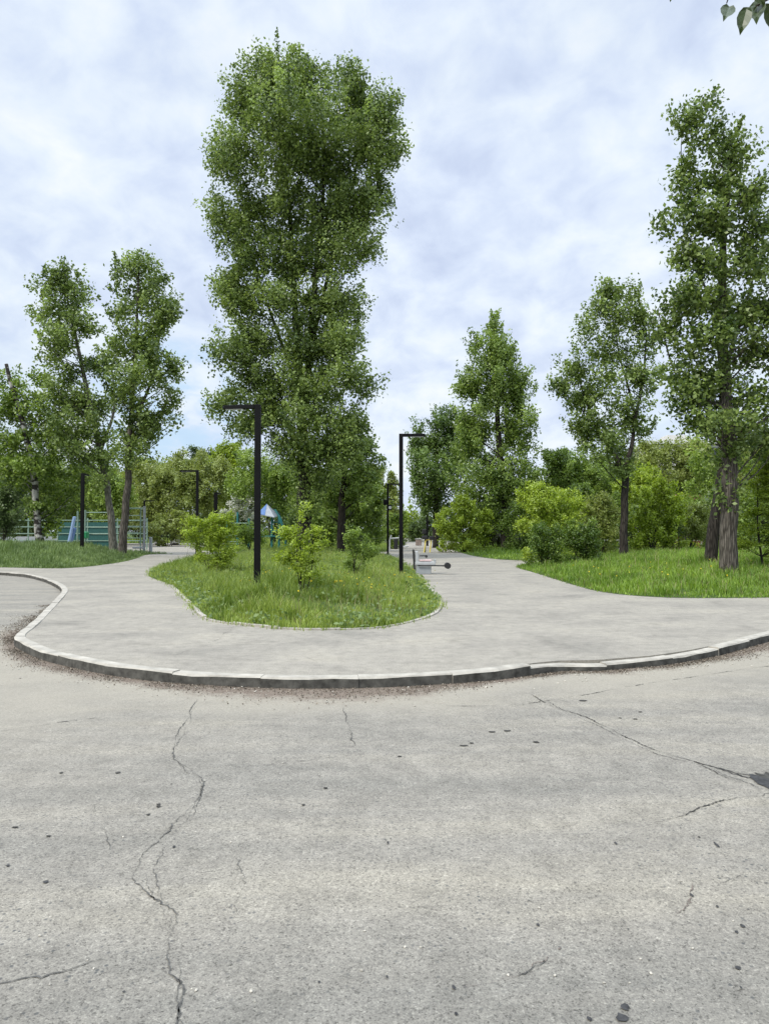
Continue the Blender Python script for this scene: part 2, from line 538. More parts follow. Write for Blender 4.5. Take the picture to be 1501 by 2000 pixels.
def mat_soil(name, g1, g2, soil):
    m, t, p, o = newmat(name)
    l = t.links.new
    tcn = N(t, 'ShaderNodeTexCoord')
    n_ = N(t, 'ShaderNodeTexNoise', inp={'Scale': 1.1, 'Detail': 8.0, 'Roughness': 0.7})
    f_ = N(t, 'ShaderNodeTexNoise', inp={'Scale': 28.0, 'Detail': 4.0, 'Roughness': 0.7})
    l(tcn.outputs['Object'], n_.inputs['Vector']); l(tcn.outputs['Object'], f_.inputs['Vector'])
    fr = ramp(t, [(0.3, g1), (0.7, g2)])
    l(f_.outputs[0], fr.inputs[0])
    sr = ramp(t, [(0.34, 1.0), (0.46, 0.0)])
    l(n_.outputs[0], sr.inputs[0])
    mx = N(t, 'ShaderNodeMix', data_type='RGBA'); mx.inputs[7].default_value = (*soil, 1)
    l(sr.outputs[0], mx.inputs[0]); l(fr.outputs[0], mx.inputs[6])
    l(mx.outputs[2], p.inputs['Base Color'])
    p.inputs['Roughness'].default_value = 0.95
    p.inputs['Specular IOR Level'].default_value = 0.1
    b = N(t, 'ShaderNodeBump', inp={'Strength': 0.8, 'Distance': 0.03})
    l(f_.outputs[0], b.inputs['Height']); l(b.outputs[0], p.inputs['Normal'])
    return m


M = {}
M['road'] = mat_road()
M['crack'] = mat_simple('crack_fill', (0.06, 0.058, 0.052), 0.95, var=0.45, scale=30, spec=0.1)
M['crackfaint'] = mat_simple('crack_faint', (0.095, 0.092, 0.084), 0.95, var=0.4, scale=40, spec=0.1)
M['tar'] = mat_simple('dark_stain', (0.05, 0.05, 0.05), 0.9, var=0.4, scale=40, spec=0.15)
M['redstain'] = mat_simple('reddish_stain', (0.17, 0.14, 0.12), 0.95, var=0.3, scale=40, spec=0.1)
M['pave'] = mat_pave()
M['kerb'] = mat_simple('kerb_concrete', (0.37, 0.345, 0.295), 0.9, var=0.26, scale=5, bump=0.3, spec=0.2)
M['kerbface'] = mat_simple('kerb_shaded_dirty_face', (0.085, 0.082, 0.072), 0.95, var=0.55, scale=9, bump=0.4, spec=0.15)  # front face: shade painted into the dark colour, along with some dirt residue
M['soil'] = mat_soil('lawn_soil', (0.035, 0.06, 0.016), (0.08, 0.12, 0.03), (0.11, 0.095, 0.06))
M['ground'] = mat_soil('park_ground', (0.04, 0.07, 0.018), (0.09, 0.13, 0.035), (0.10, 0.09, 0.05))
M['black'] = mat_simple('black_painted_steel', (0.006, 0.006, 0.0065), 0.6, var=0.2, spec=0.12)
M['lampglass'] = mat_simple('lamp_diffuser', (0.55, 0.56, 0.55), 0.4, var=0.05)
M['grass1'] = mat_leaf('grass_yellow_green', (0.11, 0.175, 0.02), (0.41, 0.5, 0.11), 0.35, 0.55)
M['grass2'] = mat_leaf('grass_bright_green', (0.085, 0.165, 0.014), (0.32, 0.46, 0.07), 0.35, 0.55)
M['grass3'] = mat_leaf('grass_blue_green', (0.09, 0.145, 0.04), (0.27, 0.36, 0.125), 0.35, 0.55)
M['flower'] = mat_simple('yellow_petals', (0.65, 0.52, 0.03), 0.6)
M['bark'] = mat_bark('grey_brown_bark', (0.030, 0.026, 0.021), (0.17, 0.15, 0.125))
M['barkdark'] = mat_bark('dark_bark', (0.014, 0.012, 0.010), (0.075, 0.065, 0.055))
M['barkpale'] = mat_bark('pale_poplar_bark', (0.06, 0.056, 0.045), (0.26, 0.25, 0.205), bump=0.4)
M['barkbirch'] = mat_bark('white_mottled_bark', (0.30, 0.29, 0.26), (0.50, 0.49, 0.45), patches=(0.045, 0.04, 0.035), bump=0.2)
M['poplar'] = mat_leaf('poplar_leaf', (0.05, 0.09, 0.016), (0.33, 0.43, 0.118))
M['poplar2'] = mat_leaf('poplar_leaf_fresh', (0.068, 0.122, 0.016), (0.34, 0.45, 0.11))
M['dense'] = mat_leaf('dense_leaf', (0.055, 0.1, 0.016), (0.25, 0.36, 0.1))
M['lime'] = mat_leaf('lime_shrub_leaf', (0.15, 0.215, 0.014), (0.48, 0.6, 0.1), 0.42)
M['olive'] = mat_leaf('olive_willow_leaf', (0.14, 0.18, 0.03), (0.36, 0.42, 0.12), 0.4)
M['mid'] = mat_leaf('mid_green_leaf', (0.075, 0.132, 0.018), (0.32, 0.43, 0.09))
M['blue'] = mat_leaf('blue_green_leaf', (0.085, 0.13, 0.045), (0.25, 0.335, 0.135))
M['dark'] = mat_leaf('dark_shrub_leaf', (0.04, 0.07, 0.014), (0.14, 0.205, 0.06))
M['greybrown'] = mat_leaf('grey_brown_twigs', (0.11, 0.105, 0.06), (0.25, 0.25, 0.16), 0.2)
M['blossom'] = mat_leaf('white_blossom', (0.13, 0.17, 0.07), (0.75, 0.74, 0.66), 0.3)

# ------------------------------------------------------------------ lawns: outline, mound
ROADZ = -0.10
isl = smooth_poly(poly_px([(290, 1120), (335, 1143), (365, 1173), (399, 1206), (450, 1218), (560, 1229), (650, 1230), (740, 1226),
                           (800, 1215), (845, 1200), (859, 1185), (856, 1172), (842, 1154), (822, 1130), (800, 1108), (772, 1090), (735, 1082),
                           (640, 1080), (520, 1081), (410, 1088), (345, 1098)]), 4, True)
lft = smooth_poly(np.vstack([poly_px([(-420, 1103), (-150, 1106), (0, 1108), (120, 1110), (195, 1104), (255, 1094), (289, 1083)]),
                             [[-14.0, 47.5], [-20, 47], [-30, 46], [-40, 45]]]), 4, True)
rgt = smooth_poly(np.vstack([poly_px([(1008, 1105), (1055, 1122), (1125, 1144), (1180, 1157), (1260, 1165), (1350, 1168), (1501, 1167), (1700, 1160), (1950, 1146)]),
                             [[38, 48], [24, 50], [16, 49], [10.5, 42], [8.3, 35]]]), 4, True)
rg2 = smooth_poly(np.vstack([poly_px([(872, 1068), (905, 1081), (950, 1090), (1000, 1094), (1040, 1092)]),
                             [[16, 52], [24, 62], [16, 84], [8.5, 80]]]), 4, True)
mid_ = smooth_poly(np.vstack([poly_px([(400, 1076), (500, 1079), (620, 1079), (748, 1078)]), [[0.2, 60], [0.5, 90], [-12, 92], [-17, 70]]]), 4, True)
far_l = np.array([[-90, 66], [-14.5, 92], [-1, 105], [2, 140], [-90, 140]], float)
far_r = np.array([[10, 92], [18, 88], [28, 64], [44, 58], [90, 58], [90, 140], [8, 140]], float)
LAWNS = [(isl, 0.22, 4.0), (lft, 0.62, 4.5), (rgt, 0.34, 7.0), (rg2, 0.15, 4.0), (mid_, 0.15, 4.0), (far_l, 0.1, 4), (far_r, 0.1, 4)]


def ground_z(P):
    P = np.atleast_2d(np.asarray(P, float))
    z = np.zeros(len(P))
    for poly, amp, fall in LAWNS:
        ins = inside(poly, P)
        if ins.any():
            q = P[ins]
            d = dist_line(poly, q, True)
            t = np.clip(d / fall, 0, 1)
            s = t * t * (3 - 2 * t)
            z[ins] = 0.015 + amp * s + 0.05 * s * wob(q[:, 0], q[:, 1], 0.9, 1)
    return z


def gz(x, y):
    return float(ground_z([[x, y]])[0])


def stand(px, py):
    """the point on the (mounded) ground that the photo shows at this pixel"""
    z = 0.0
    for _ in range(12):
        g = G(px, py, z)
        z = 0.5 * z + 0.5 * gz(*g)
    return np.array([g[0], g[1], gz(*g)])


def stand_d(px, d):
    x = (px - CX) / F * d
    return np.array([x, d, gz(x, d)])


# ------------------------------------------------------------------ ground, road, pavement, kerb
S = 2500
o = link('ground', mesh_np('ground', [(-S, -S, -0.3), (S, -S, -0.3), (S, S, -0.3), (-S, S, -0.3)], [(0, 1, 2, 3)], M['ground']))
tag(o, kind='structure')

kerb_px = [(-120, 1114), (-40, 1116), (0, 1118), (50, 1122), (88, 1131), (112, 1142), (121, 1152), (114, 1164), (88, 1190), (55, 1221), (27, 1243),
           (48, 1259), (100, 1278), (200, 1299), (330, 1315), (500, 1324), (640, 1325.5), (790, 1322), (960, 1311), (1095, 1295), (1165, 1294), (1240, 1288), (1300, 1283), (1400, 1266), (1501, 1240), (1600, 1218), (1800, 1188), (2100, 1160)]
kerb = poly_px(kerb_px)
kerb = np.vstack([[[-70, 29.5]], [[-30, 28.6]], kerb, [[24, 19.5], [70, 24]]])
kerb = smooth_poly(kerb, 5)

# road: fine patch near the camera with stain attributes, plain sheets around it
x0, x1, y0, y1, st = -17.0, 17.0, 0.0, 32.0, 0.16
gx = np.arange(x0, x1 + 1e-6, st); gy = np.arange(y0, y1 + 1e-6, st)
x1, y1 = gx[-1], gy[-1]
XX, YY = np.meshgrid(gx, gy)
P2 = np.stack([XX.ravel(), YY.ravel()], 1)
V = np.column_stack([P2, np.full(len(P2), ROADZ)])
nx, ny = len(gx), len(gy)
idx = np.arange(nx * ny).reshape(ny, nx)
Fq = np.stack([idx[:-1, :-1], idx[:-1, 1:], idx[1:, 1:], idx[1:, :-1]], -1).reshape(-1, 4)
dk = dist_line(kerb, P2)
wv = wob(P2[:, 0], P2[:, 1], 0.8, 2)
wv2 = wob(P2[:, 0], P2[:, 1], 2.6, 3)
sand = np.clip(1.25 - dk / (1.5 + 0.6 * wv), 0, 1)
leftish = np.clip((-P2[:, 0] - 0.5) / 3.0, 0, 1)
sand = np.maximum(sand, 0.95 * leftish * np.clip(1.4 - dk / (2.9 + 0.9 * wv), 0, 1))
lw = 0.36 + 0.22 * wv + 0.14 * wv2
lw = lw * np.where(P2[:, 0] < 1.5, 1.15, 0.85)
litter = np.clip(1.25 - dk / np.maximum(lw, 0.08), 0, 1)
# the parking bay behind the left-hand corner stays clean
bay = (P2[:, 1] > 11.6) & (P2[:, 0] < -5)
litter[bay] *= 0.25
sand[bay] *= 0.35
big = []


def rect(xa, ya, xb, yb):
    return [(xa, ya, ROADZ), (xb, ya, ROADZ), (xb, yb, ROADZ), (xa, yb, ROADZ)]


for r_ in (rect(-80, -30, x0, 60), rect(x1, -30, 80, 60), rect(x0, -30, x1, y0), rect(x0, y1, x1, 60)):
    big += r_
nb = len(V)
V = np.vstack([V, np.array(big)])
Fq = np.vstack([Fq, np.arange(nb, nb + 16).reshape(4, 4)])
mi = np.zeros(len(Fq), int)
sand = np.concatenate([sand, np.zeros(16)]); litter = np.concatenate([litter, np.zeros(16)])
extraV, extraF, extraM = [], [], []


def crack(pts_px, width, mat=1, jit=0.020, z=0.004, taper=True, gaps=0.000, lvl=None, store=None):
    lvl = ROADZ if lvl is None else lvl
    p = np.array([G(a, b, lvl) for a, b in pts_px])
    p = resample(smooth_poly(p, 4), 0.016)
    n = len(p)
    j = np.cumsum(rng.normal(0, jit * 0.2, (n, 2)), 0)
    j -= np.linspace(0, 1, n)[:, None] * j[-1]
    lim = jit * 2.2
    p = p + np.clip(j, -lim, lim) + rng.normal(0, jit * 0.14, (n, 2))
    t = np.gradient(p, axis=0); t /= np.linalg.norm(t, axis=1)[:, None] + 1e-9
    nr = np.stack([-t[:, 1], t[:, 0]], 1)
    wd = 0.36 * width * (0.35 + 1.0 * rng.random(n)) * (0.7 + 0.5 * np.sin(np.arange(n) * 0.14 + rng.random() * 6))
    if taper:
        wd *= np.clip(np.minimum(np.arange(n), np.arange(n)[::-1]) / min(12.0, n / 8), 0.2, 1)
    a, b = p + nr * (wd * rng.uniform(0.3, 0.8, n))[:, None], p - nr * (wd * rng.uniform(0.3, 0.8, n))[:, None]
    eV, eF, eM, base = (extraV, extraF, extraM, nb + 16 + len(extraV)) if store is None else store
    for k in range(n):
        eV.append((a[k, 0], a[k, 1], lvl + z)); eV.append((b[k, 0], b[k, 1], lvl + z))
    skip = 0
    for k in range(n - 1):
        if skip > 0:
            skip -= 1
            continue
        if rng.random() < gaps:
            skip = int(rng.integers(1, 6))
        eF.append((base + 2 * k + 1, base + 2 * k + 3, base + 2 * k + 2, base + 2 * k)); eM.append(mat)


def spot(px, py, rx, ry, mat=3, z=0.005, n=10, ang=0.0):
    c = G(px, py, ROADZ)
    k = c[1] / F
    ry_m = ry * k * c[1] / (CAMZ - ROADZ)
    rx_m = rx * k * 0.75
    ry_m *= 0.8
    pts = []
    for i in range(n):
        g = 2 * math.pi * i / n
        f = 0.75 + 0.5 * rng.random()
        u, v = math.cos(g) * rx_m * f, math.sin(g) * ry_m * f
        pts.append((c[0] + u * math.cos(ang) - v * math.sin(ang), c[1] + u * math.sin(ang) + v * math.cos(ang), ROADZ + z))
    base = nb + 16 + len(extraV)
    extraV.extend(pts)
    extraV.append((c[0], c[1], ROADZ + z))
    for i in range(0, n, 2):
        extraF.append((base + n, base + i, base + (i + 1) % n, base + (i + 2) % n)); extraM.append(mat)


crack([(388, 1362), (360, 1415), (345, 1440), (330, 1478), (360, 1500), (386, 1525), (385, 1552), (370, 1580), (350, 1610), (325, 1640), (300, 1665), (290, 1690), (279, 1714),
       (300, 1735), (330, 1755), (358, 1785), (345, 1830), (335, 1855), (345, 1895), (358, 1935), (345, 1970), (345, 2060)], 0.017, 2, gaps=0.006)
crack([(384, 1375), (356, 1420), (334, 1470), (352, 1500), (378, 1528), (380, 1560), (360, 1600), (322, 1650), (294, 1690)], 0.008, 2, gaps=0.08)
crack([(284, 1706), (276, 1730), (292, 1756), (316, 1780), (322, 1800)], 0.008, 2, gaps=0.08)
crack([(352, 1500), (372, 1512), (392, 1540), (380, 1570)], 0.009, 2, gaps=0.05)
crack([(392, 1530), (380, 1570), (372, 1600)], 0.010, 2)
crack([(318, 1648), (312, 1670), (296, 1700), (305, 1730), (320, 1760), (340, 1790), (338, 1830)], 0.010, 2, gaps=0.040)
crack([(340, 1860), (350, 1890), (348, 1930), (340, 1960), (338, 2040)], 0.014, 2, gaps=0.020)
crack([(-30, 1932), (40, 1917), (100, 1905), (170, 1885), (260, 1868), (335, 1852)], 0.016, 2, gaps=0.024)
crack([(216, 1545), (190, 1565), (183, 1590)], 0.008, 2)
crack([(212, 1590), (208, 1615), (215, 1640), (216, 1665)], 0.007, 2)
crack([(470, 1635), (462, 1680), (470, 1715), (470, 1745), (455, 1775), (470, 1795)], 0.010, 2, gaps=0.024)
crack([(670, 1380), (680, 1410), (688, 1440), (698, 1460)], 0.016, 2)
crack([(1035, 1355), (1075, 1378), (1150, 1405), (1200, 1430), (1280, 1465), (1360, 1490), (1420, 1507), (1470, 1524), (1530, 1538)], 0.030, gaps=0.008)
crack([(1060, 1366), (1110, 1390), (1180, 1420), (1230, 1444), (1300, 1474), (1380, 1494), (1430, 1505), (1520, 1525)], 0.012, gaps=0.020)
crack([(1360, 1490), (1400, 1508), (1450, 1532), (1530, 1552)], 0.016)
crack([(1400, 1500), (1450, 1512), (1530, 1520)], 0.014)
crack([(1268, 1612), (1340, 1592), (1400, 1575), (1440, 1561), (1530, 1546)], 0.024, gaps=0.008)
crack([(860, 1379), (1000, 1378), (1050, 1371), (1150, 1355), (1250, 1336), (1350, 1321), (1540, 1296)], 0.020, gaps=0.040, jit=0.012)
crack([(1085, 1365), (1120, 1378), (1150, 1392)], 0.010, 2, gaps=0.080)
crack([(380, 1523), (440, 1505), (520, 1494), (640, 1482)], 0.014, 2, gaps=0.100)
crack([(-20, 1432), (110, 1412), (215, 1399)], 0.022, 2, gaps=0.060)
crack([(1365, 1655), (1400, 1665), (1425, 1690), (1440, 1706), (1400, 1730)], 0.007, 2, gaps=0.048)
crack([(905, 1932), (960, 1922), (1010, 1905), (1060, 1880), (1110, 1848)], 0.016, 4, gaps=0.048)
crack([(1000, 1908), (1035, 1892), (1065, 1870)], 0.009, 2, gaps=0.040)
crack([(1310, 1788), (1345, 1762), (1352, 1722)], 0.012, 4, gaps=0.060)
crack([(700, 1452), (760, 1440), (840, 1428)], 0.008, 2, gaps=0.120)
crack([(1330, 1480), (1400, 1500), (1450, 1516), (1500, 1526)], 0.022, 3)
crack([(1380, 1498), (1430, 1520), (1480, 1540)], 0.018, 3)
crack([(1410, 1503), (1460, 1512), (1510, 1510)], 0.02, 3)
spot(1500, 1532, 28, 20, 3, 0.006, 16); spot(1475, 1520, 14, 7, 3, 0.0065, 10); spot(1515, 1530, 40, 26, 1, 0.0055, 16)
for a in [(90, 1724, 7, 3), (1398, 1651, 4, 6), (1201, 1648, 4, 3), (1350, 1750, 4, 4), (885, 1930, 5, 5), (890, 1982, 4, 4), (1437, 1822, 5, 3), (1449, 1810, 5, 4), (1440, 1892, 7, 4),
          (1050, 1808, 4, 3), (1219, 1969, 11, 8), (1215, 1990, 17, 11), (1150, 1992, 6, 5), (757, 1647, 3, 3), (755, 1910, 3, 3), (1364, 1636, 3, 2), (1445, 1930, 3, 3), (1400, 1772, 3, 3),
          (242, 1939, 4, 2), (623, 1920, 3, 3), (340, 1655, 4, 3), (310, 1576, 6, 2), (310, 1572, 5, 1.5), (635, 1540, 6, 2), (592, 1573, 4, 2), (290, 1592, 5, 2), (960, 1430, 8, 1.5), (905, 1457, 10, 1.5),
          (990, 1428, 9, 1.5), (1046, 1450, 8, 2), (920, 1452, 5, 1.5), (780, 1478, 6, 1.5), (1138, 1369, 9, 1.5), (1250, 1391, 5, 1), (1240, 1405, 6, 1), (1210, 1403, 5, 1), (230, 1510, 6, 2), (120, 1510, 5, 1.5), (30, 1617, 9, 2), (95, 1634, 6, 2), (16, 1692, 5, 2)]:
    spot(*a, mat=3 if a[1] > 1640 else 1)
# many small dark chips scattered over the worn surface
for _ in range(150):
    a, b = rng.uniform(0, 1501), rng.uniform(1390, 1998)
    k = (b - 1037) / 963
    spot(a, b, rng.uniform(1.2, 2.6) * (0.6 + k), rng.uniform(0.6, 1.6) * k, mat=int(rng.choice([1, 2, 2])), n=6)

V = np.vstack([V, np.array(extraV)])
Fq = np.vstack([Fq, np.array(extraF)])
mi = np.concatenate([mi, extraM])
me = mesh_np('road', V, Fq, [M['road'], M['crack'], M['crackfaint'], M['tar'], M['redstain']], matidx=mi)
for nm_, ar_ in (('sand', sand), ('litter', litter)):
    a = me.attributes.new(nm_, 'FLOAT', 'POINT')
    a.data.foreach_set('value', np.concatenate([ar_, np.zeros(len(me.vertices) - len(ar_))]).astype(np.float32))
tag(link('road', me), kind='structure')


def offset(line, dd):
    t = np.gradient(line, axis=0)
    t /= np.linalg.norm(t, axis=1)[:, None] + 1e-9
    return line + np.stack([-t[:, 1], t[:, 0]], 1) * dd


kline = resample(kerb, 0.25)
KW = 0.145
back = offset(kline, KW)      # pavement side


def cdt_mesh(outline, inner=None):
    vs = [Vector((float(a), float(b))) for a, b in outline]
    n = len(vs)
    ed = [(i, (i + 1) % n) for i in range(n)]
    if inner is not None:
        vs += [Vector((float(a), float(b))) for a, b in inner]
    ov, oe, of, *_ = delaunay_2d_cdt(vs, ed, [], 1, 1e-5)
    return np.array([(v.x, v.y) for v in ov]), [tuple(f) for f in of]


pav = np.vstack([back, [[72, 150], [-72, 150]]])
v2, f2 = cdt_mesh(pav)
me = bpy.data.meshes.new('pavement')
nv2, nb2 = len(v2), len(back)
sk = [(a, b, 0.0) for a, b in v2] + [(a, b, -0.001) for a, b in back] + [(a, b, -0.25) for a, b in back]
pf = list(f2) + [(nv2 + q_, nv2 + q_ + 1, nv2 + nb2 + q_ + 1, nv2 + nb2 + q_) for q_ in range(nb2 - 1)]
pm_ = [0] * len(pf)
for pts_, wd__ in [([(400, 1262), (440, 1240), (455, 1222)], 0.012), ([(330, 1285), (400, 1262), (470, 1250), (560, 1238)], 0.010), ([(590, 1282), (610, 1290), (628, 1306)], 0.010), ([(240, 1310), (290, 1290), (380, 1272)], 0.008),
                   ([(860, 1230), (930, 1222), (1010, 1224)], 0.010), ([(1010, 1262), (1100, 1250), (1180, 1252), (1300, 1240)], 0.012), ([(1180, 1180), (1260, 1192), (1360, 1190), (1470, 1200)], 0.012), ([(960, 1160), (1020, 1172), (1060, 1186)], 0.010), ([(150, 1190), (210, 1180), (290, 1184)], 0.010)]:
    crack(pts_, wd__, 1, 0.03, 0.004, True, 0.06, 0.0, (sk, pf, pm_, len(sk)))
me.from_pydata(sk, [], pf)
me.materials.append(M['pave']); me.materials.append(M['crackfaint'])
me.polygons.foreach_set('material_index', pm_)
tag(link('pavement', me), kind='structure')

# kerb stones swept along the edge, with open joints and a broken, sunken stretch
kv, kf, kmi = [], [], []
stones = 4
i = 0
ks = np.concatenate([[0], np.cumsum(np.linalg.norm(np.diff(kline, axis=0), axis=1))])
fr = offset(kline, 0.0)
gone_a, gone_b = G(1095, 1297), G(1168, 1295)
while i < len(kline) - 1:
    j = min(i + stones, len(kline) - 1)
    dzs = rng.normal(0, 0.003)
    dz2 = dzs + rng.normal(0, 0.003)
    off = rng.normal(0, 0.003)
    mid = kline[(i + j) // 2]
    sunk = gone_a[0] - 0.05 < mid[0] < gone_b[0] + 0.12 and mid[1] < 12
    low = gone_b[0] < mid[0] < 3.9 and mid[1] < 12
    if sunk:
        dzs, dz2 = -0.02, -0.05
    if low:
        dzs, dz2 = -0.03 + rng.normal(0, .004), -0.024 + rng.normal(0, .004)
    base = len(kv)
    m_ = j - i + 1
    for k in range(i, j + 1):
        q = (k - i) / (j - i)
        t_ = kline[min(k + 1, len(kline) - 1)] - kline[max(k - 1, 0)]
        t_ = t_ / np.linalg.norm(t_)
        nrm = np.array([-t_[1], t_[0]])
        e = 0.0015 * (1 if k == i else (-1 if k == j else 0))
        c = kline[k] + t_ * e + nrm * off
        zt = 0.012 + dzs * (1 - q) + dz2 * q
        bv = 0.012 + 0.014 * rng.random() ** 2
        zt += rng.normal(0, 0.001)
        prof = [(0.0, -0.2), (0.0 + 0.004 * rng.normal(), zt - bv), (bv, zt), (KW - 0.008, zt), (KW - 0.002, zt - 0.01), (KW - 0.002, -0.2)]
        for a, z in prof:
            kv.append((c[0] + nrm[0] * a, c[1] + nrm[1] * a, z))
    for k in range(m_ - 1):
        for q in range(5):
            a = base + k * 6 + q
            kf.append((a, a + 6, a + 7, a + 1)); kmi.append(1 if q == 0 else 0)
    kf.append(tuple(base + q for q in range(6))); kmi.append(0)
    kf.append(tuple(base + (m_ - 1) * 6 + q for q in range(5, -1, -1))); kmi.append(0)
    i = j
me = bpy.data.meshes.new('kerb')
me.from_pydata(kv, [], kf)
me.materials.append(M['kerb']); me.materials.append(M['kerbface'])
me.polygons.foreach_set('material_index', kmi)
me.update()
tag(link('kerb', me), kind='structure')

# thin concrete edging round the planted island
edge_px = [(335, 1143), (365, 1173), (399, 1206), (450, 1218), (560, 1229), (650, 1230), (740, 1226), (800, 1215), (845, 1200), (859, 1185), (856, 1172), (842, 1154), (822, 1130), (800, 1108), (772, 1090)]
el = resample(smooth_poly(poly_px(edge_px), 5), 0.25)
kv, kf = [], []
i = 0
while i < len(el) - 1:
    j = min(i + 4, len(el) - 1)
    dzs = rng.normal(0.004, 0.008); off = rng.normal(0, 0.01)
    base = len(kv)
    for k in range(i, j + 1):
        t_ = el[min(k + 1, len(el) - 1)] - el[max(k - 1, 0)]
        t_ = t_ / np.linalg.norm(t_); nrm = np.array([t_[1], -t_[0]])
        c = el[k] + nrm * off + t_ * (0.004 if k == i else (-0.004 if k == j else 0))
        for a, z in ((0.04, -0.05), (0.04, 0.018 + dzs), (-0.04, 0.018 + dzs), (-0.04, -0.05)):
            kv.append((c[0] + nrm[0] * a, c[1] + nrm[1] * a, z))
    m_ = j - i + 1
    for k in range(m_ - 1):
        for q in range(3):
            a = base + k * 4 + q
            kf.append((a, a + 1, a + 5, a + 4))
    kf.append((base + 3, base + 2, base + 1, base)); e_ = base + (m_ - 1) * 4; kf.append((e_, e_ + 1, e_ + 2, e_ + 3))
    i = j
me = bpy.data.meshes.new('edging_kerb'); me.from_pydata(kv, [], kf); me.materials.append(M['kerb']); me.update()
tag(link('edging_kerb', me), kind='structure')


# ------------------------------------------------------------------ lawns and their grass
def lawn(name, poly, step):
    lo, hi = poly.min(0), poly.max(0)
    gx_, gy_ = np.meshgrid(np.arange(lo[0], hi[0], step), np.arange(lo[1], hi[1], step))
    P = np.stack([gx_.ravel(), gy_.ravel()], 1)
    P = P[inside(poly, P)]
    P = P[dist_line(poly, P, True) > step * 0.4]
    v, f = cdt_mesh(poly, P)
    z = ground_z(v)
    db = dist_line(poly, v, True)
    z = np.where(db < 1e-3, 0.006, np.maximum(z, 0.006))
    me_ = bpy.data.meshes.new(name)
    me_.from_pydata([(a, b, c) for (a, b), c in zip(v, z)], [], f)
    for p in me_.polygons:
        p.use_smooth = True
    me_.materials.append(M['soil'])
    me_.update()
    return tag(link(name, me_), kind='structure')


lawn('lawn', isl, 0.6); lawn('lawn', lft, 1.0); lawn('lawn', rgt, 1.0); lawn('lawn', rg2, 1.5); lawn('lawn', mid_, 2.0)
lawn('lawn', far_l, 6.0); lawn('lawn', far_r, 6.0)


def grass(name, poly, n, h, wd, mat, hfun=None, near_w=1.0, ymax=None, label=None, xlim=None):
    lo, hi = poly.min(0), poly.max(0)
    if ymax: hi = np.array([hi[0], min(hi[1], ymax)])
    if xlim: lo = np.array([max(lo[0], xlim[0]), lo[1]]); hi = np.array([min(hi[0], xlim[1]), hi[1]])
    pts = np.zeros((0, 2))
    while len(pts) < n:
        q = rng.uniform(lo, hi, (n * 2, 2))
        keep = rng.random(len(q)) < np.clip((lo[1] / q[:, 1]) ** near_w, 0.05, 1)
        # clumps and thin places
        keep &= rng.random(len(q)) < np.clip(0.72 + 0.5 * wob(q[:, 0], q[:, 1], 2.2, 4), 0.12, 1)
        q = q[keep]
        pts = np.vstack([pts, q[inside(poly, q)]])
    pts = pts[:n]
    db = dist_line(poly, pts, True)
    pts = pts + rng.normal(0, 0.075, (n, 2)) * (db < 0.5)[:, None]
    z = ground_z(pts) - 0.01
    cl = wob(pts[:, 0], pts[:, 1], 1.5, 5)
    cl2 = wob(pts[:, 0], pts[:, 1], 4.5, 0)
    hh = h * np.clip(0.75 + 0.50 * cl + 0.40 * cl2, 0.22, 2.1) * rng.uniform(0.5, 1.25, n) * np.clip(0.35 + db / 1.1, 0.35, 1)
    tn = np.clip(0.45 + 0.30 * wob(pts[:, 0], pts[:, 1], 0.9, 3) - 0.22 * cl2 + rng.normal(0, 0.2, n), 0, 1)
    if hfun is not None:
        hh, tn, keep = hfun(pts, hh, tn)
        pts, z, hh, tn = pts[keep], z[keep], hh[keep], tn[keep]
        n = len(pts)
    a = rng.uniform(0, 2 * np.pi, n)
    b = a + rng.uniform(-0.9, 0.9, n) + np.pi / 2
    ln = rng.uniform(0.1, 0.65, n) * hh
    wv_ = wd * rng.uniform(0.6, 1.4, n)
    sx, sy = np.cos(a) * wv_ / 2, np.sin(a) * wv_ / 2
    bx, by = np.cos(b) * ln, np.sin(b) * ln
    V_ = np.zeros((n, 6, 3))
    base = np.column_stack([pts, z])
    midp = base + np.column_stack([bx * 0.3, by * 0.3, hh * 0.6])
    tip = base + np.column_stack([bx, by, hh * np.sqrt(np.clip(1 - 0.45 * (ln / hh) ** 2, .3, 1))])
    sid = np.column_stack([sx, sy, np.zeros(n)])
    V_[:, 0] = base - sid; V_[:, 1] = base + sid
    V_[:, 2] = midp + sid * 0.8; V_[:, 3] = midp - sid * 0.8
    V_[:, 4] = tip + sid * 0.12; V_[:, 5] = tip - sid * 0.12
    o_ = np.arange(n)[:, None] * 6
    Fs = np.concatenate([o_ + np.array([0, 1, 2, 3]), o_ + np.array([3, 2, 4, 5])], 1).reshape(-1, 4)
    me_ = mesh_np(name, V_.reshape(-1, 3), Fs, mat, smooth=False, tint=np.repeat(tn, 2))
    return tag(link(name, me_), label, 'grass', kind='stuff')


bare = G(640, 1196)
tall = [(G(470, 1190), 1.3, 0.9), (G(560, 1195), 1.0, 1.0), (G(600, 1165), 1.3, 0.6), (G(430, 1160), 1.5, 0.4), (G(335, 1112), 2.5, 0.8)]


def island_fun(p, h, t):
    k = np.zeros(len(p))
    for c, r_, am in tall:
        k += am * np.exp(-((p - c) ** 2).sum(1) / (r_ * r_))
    h = h * (1 + 0.9 * k)
    t = np.clip(t - 0.28 * np.minimum(k, 1.2), 0, 1)
    # mown and trodden towards the front right edge, a bare patch in it
    e = np.exp(-(((p - bare) / np.array([2.0, 0.75])) ** 2).sum(1))
    f = np.exp(-(((p - G(760, 1205)) / np.array([1.6, 1.0])) ** 2).sum(1))
    h = h * (1 - 0.55 * np.maximum(e, f))
    keep = rng.random(len(p)) > 0.93 * e
    return h, np.clip(t + 0.2 * f, 0, 1), keep


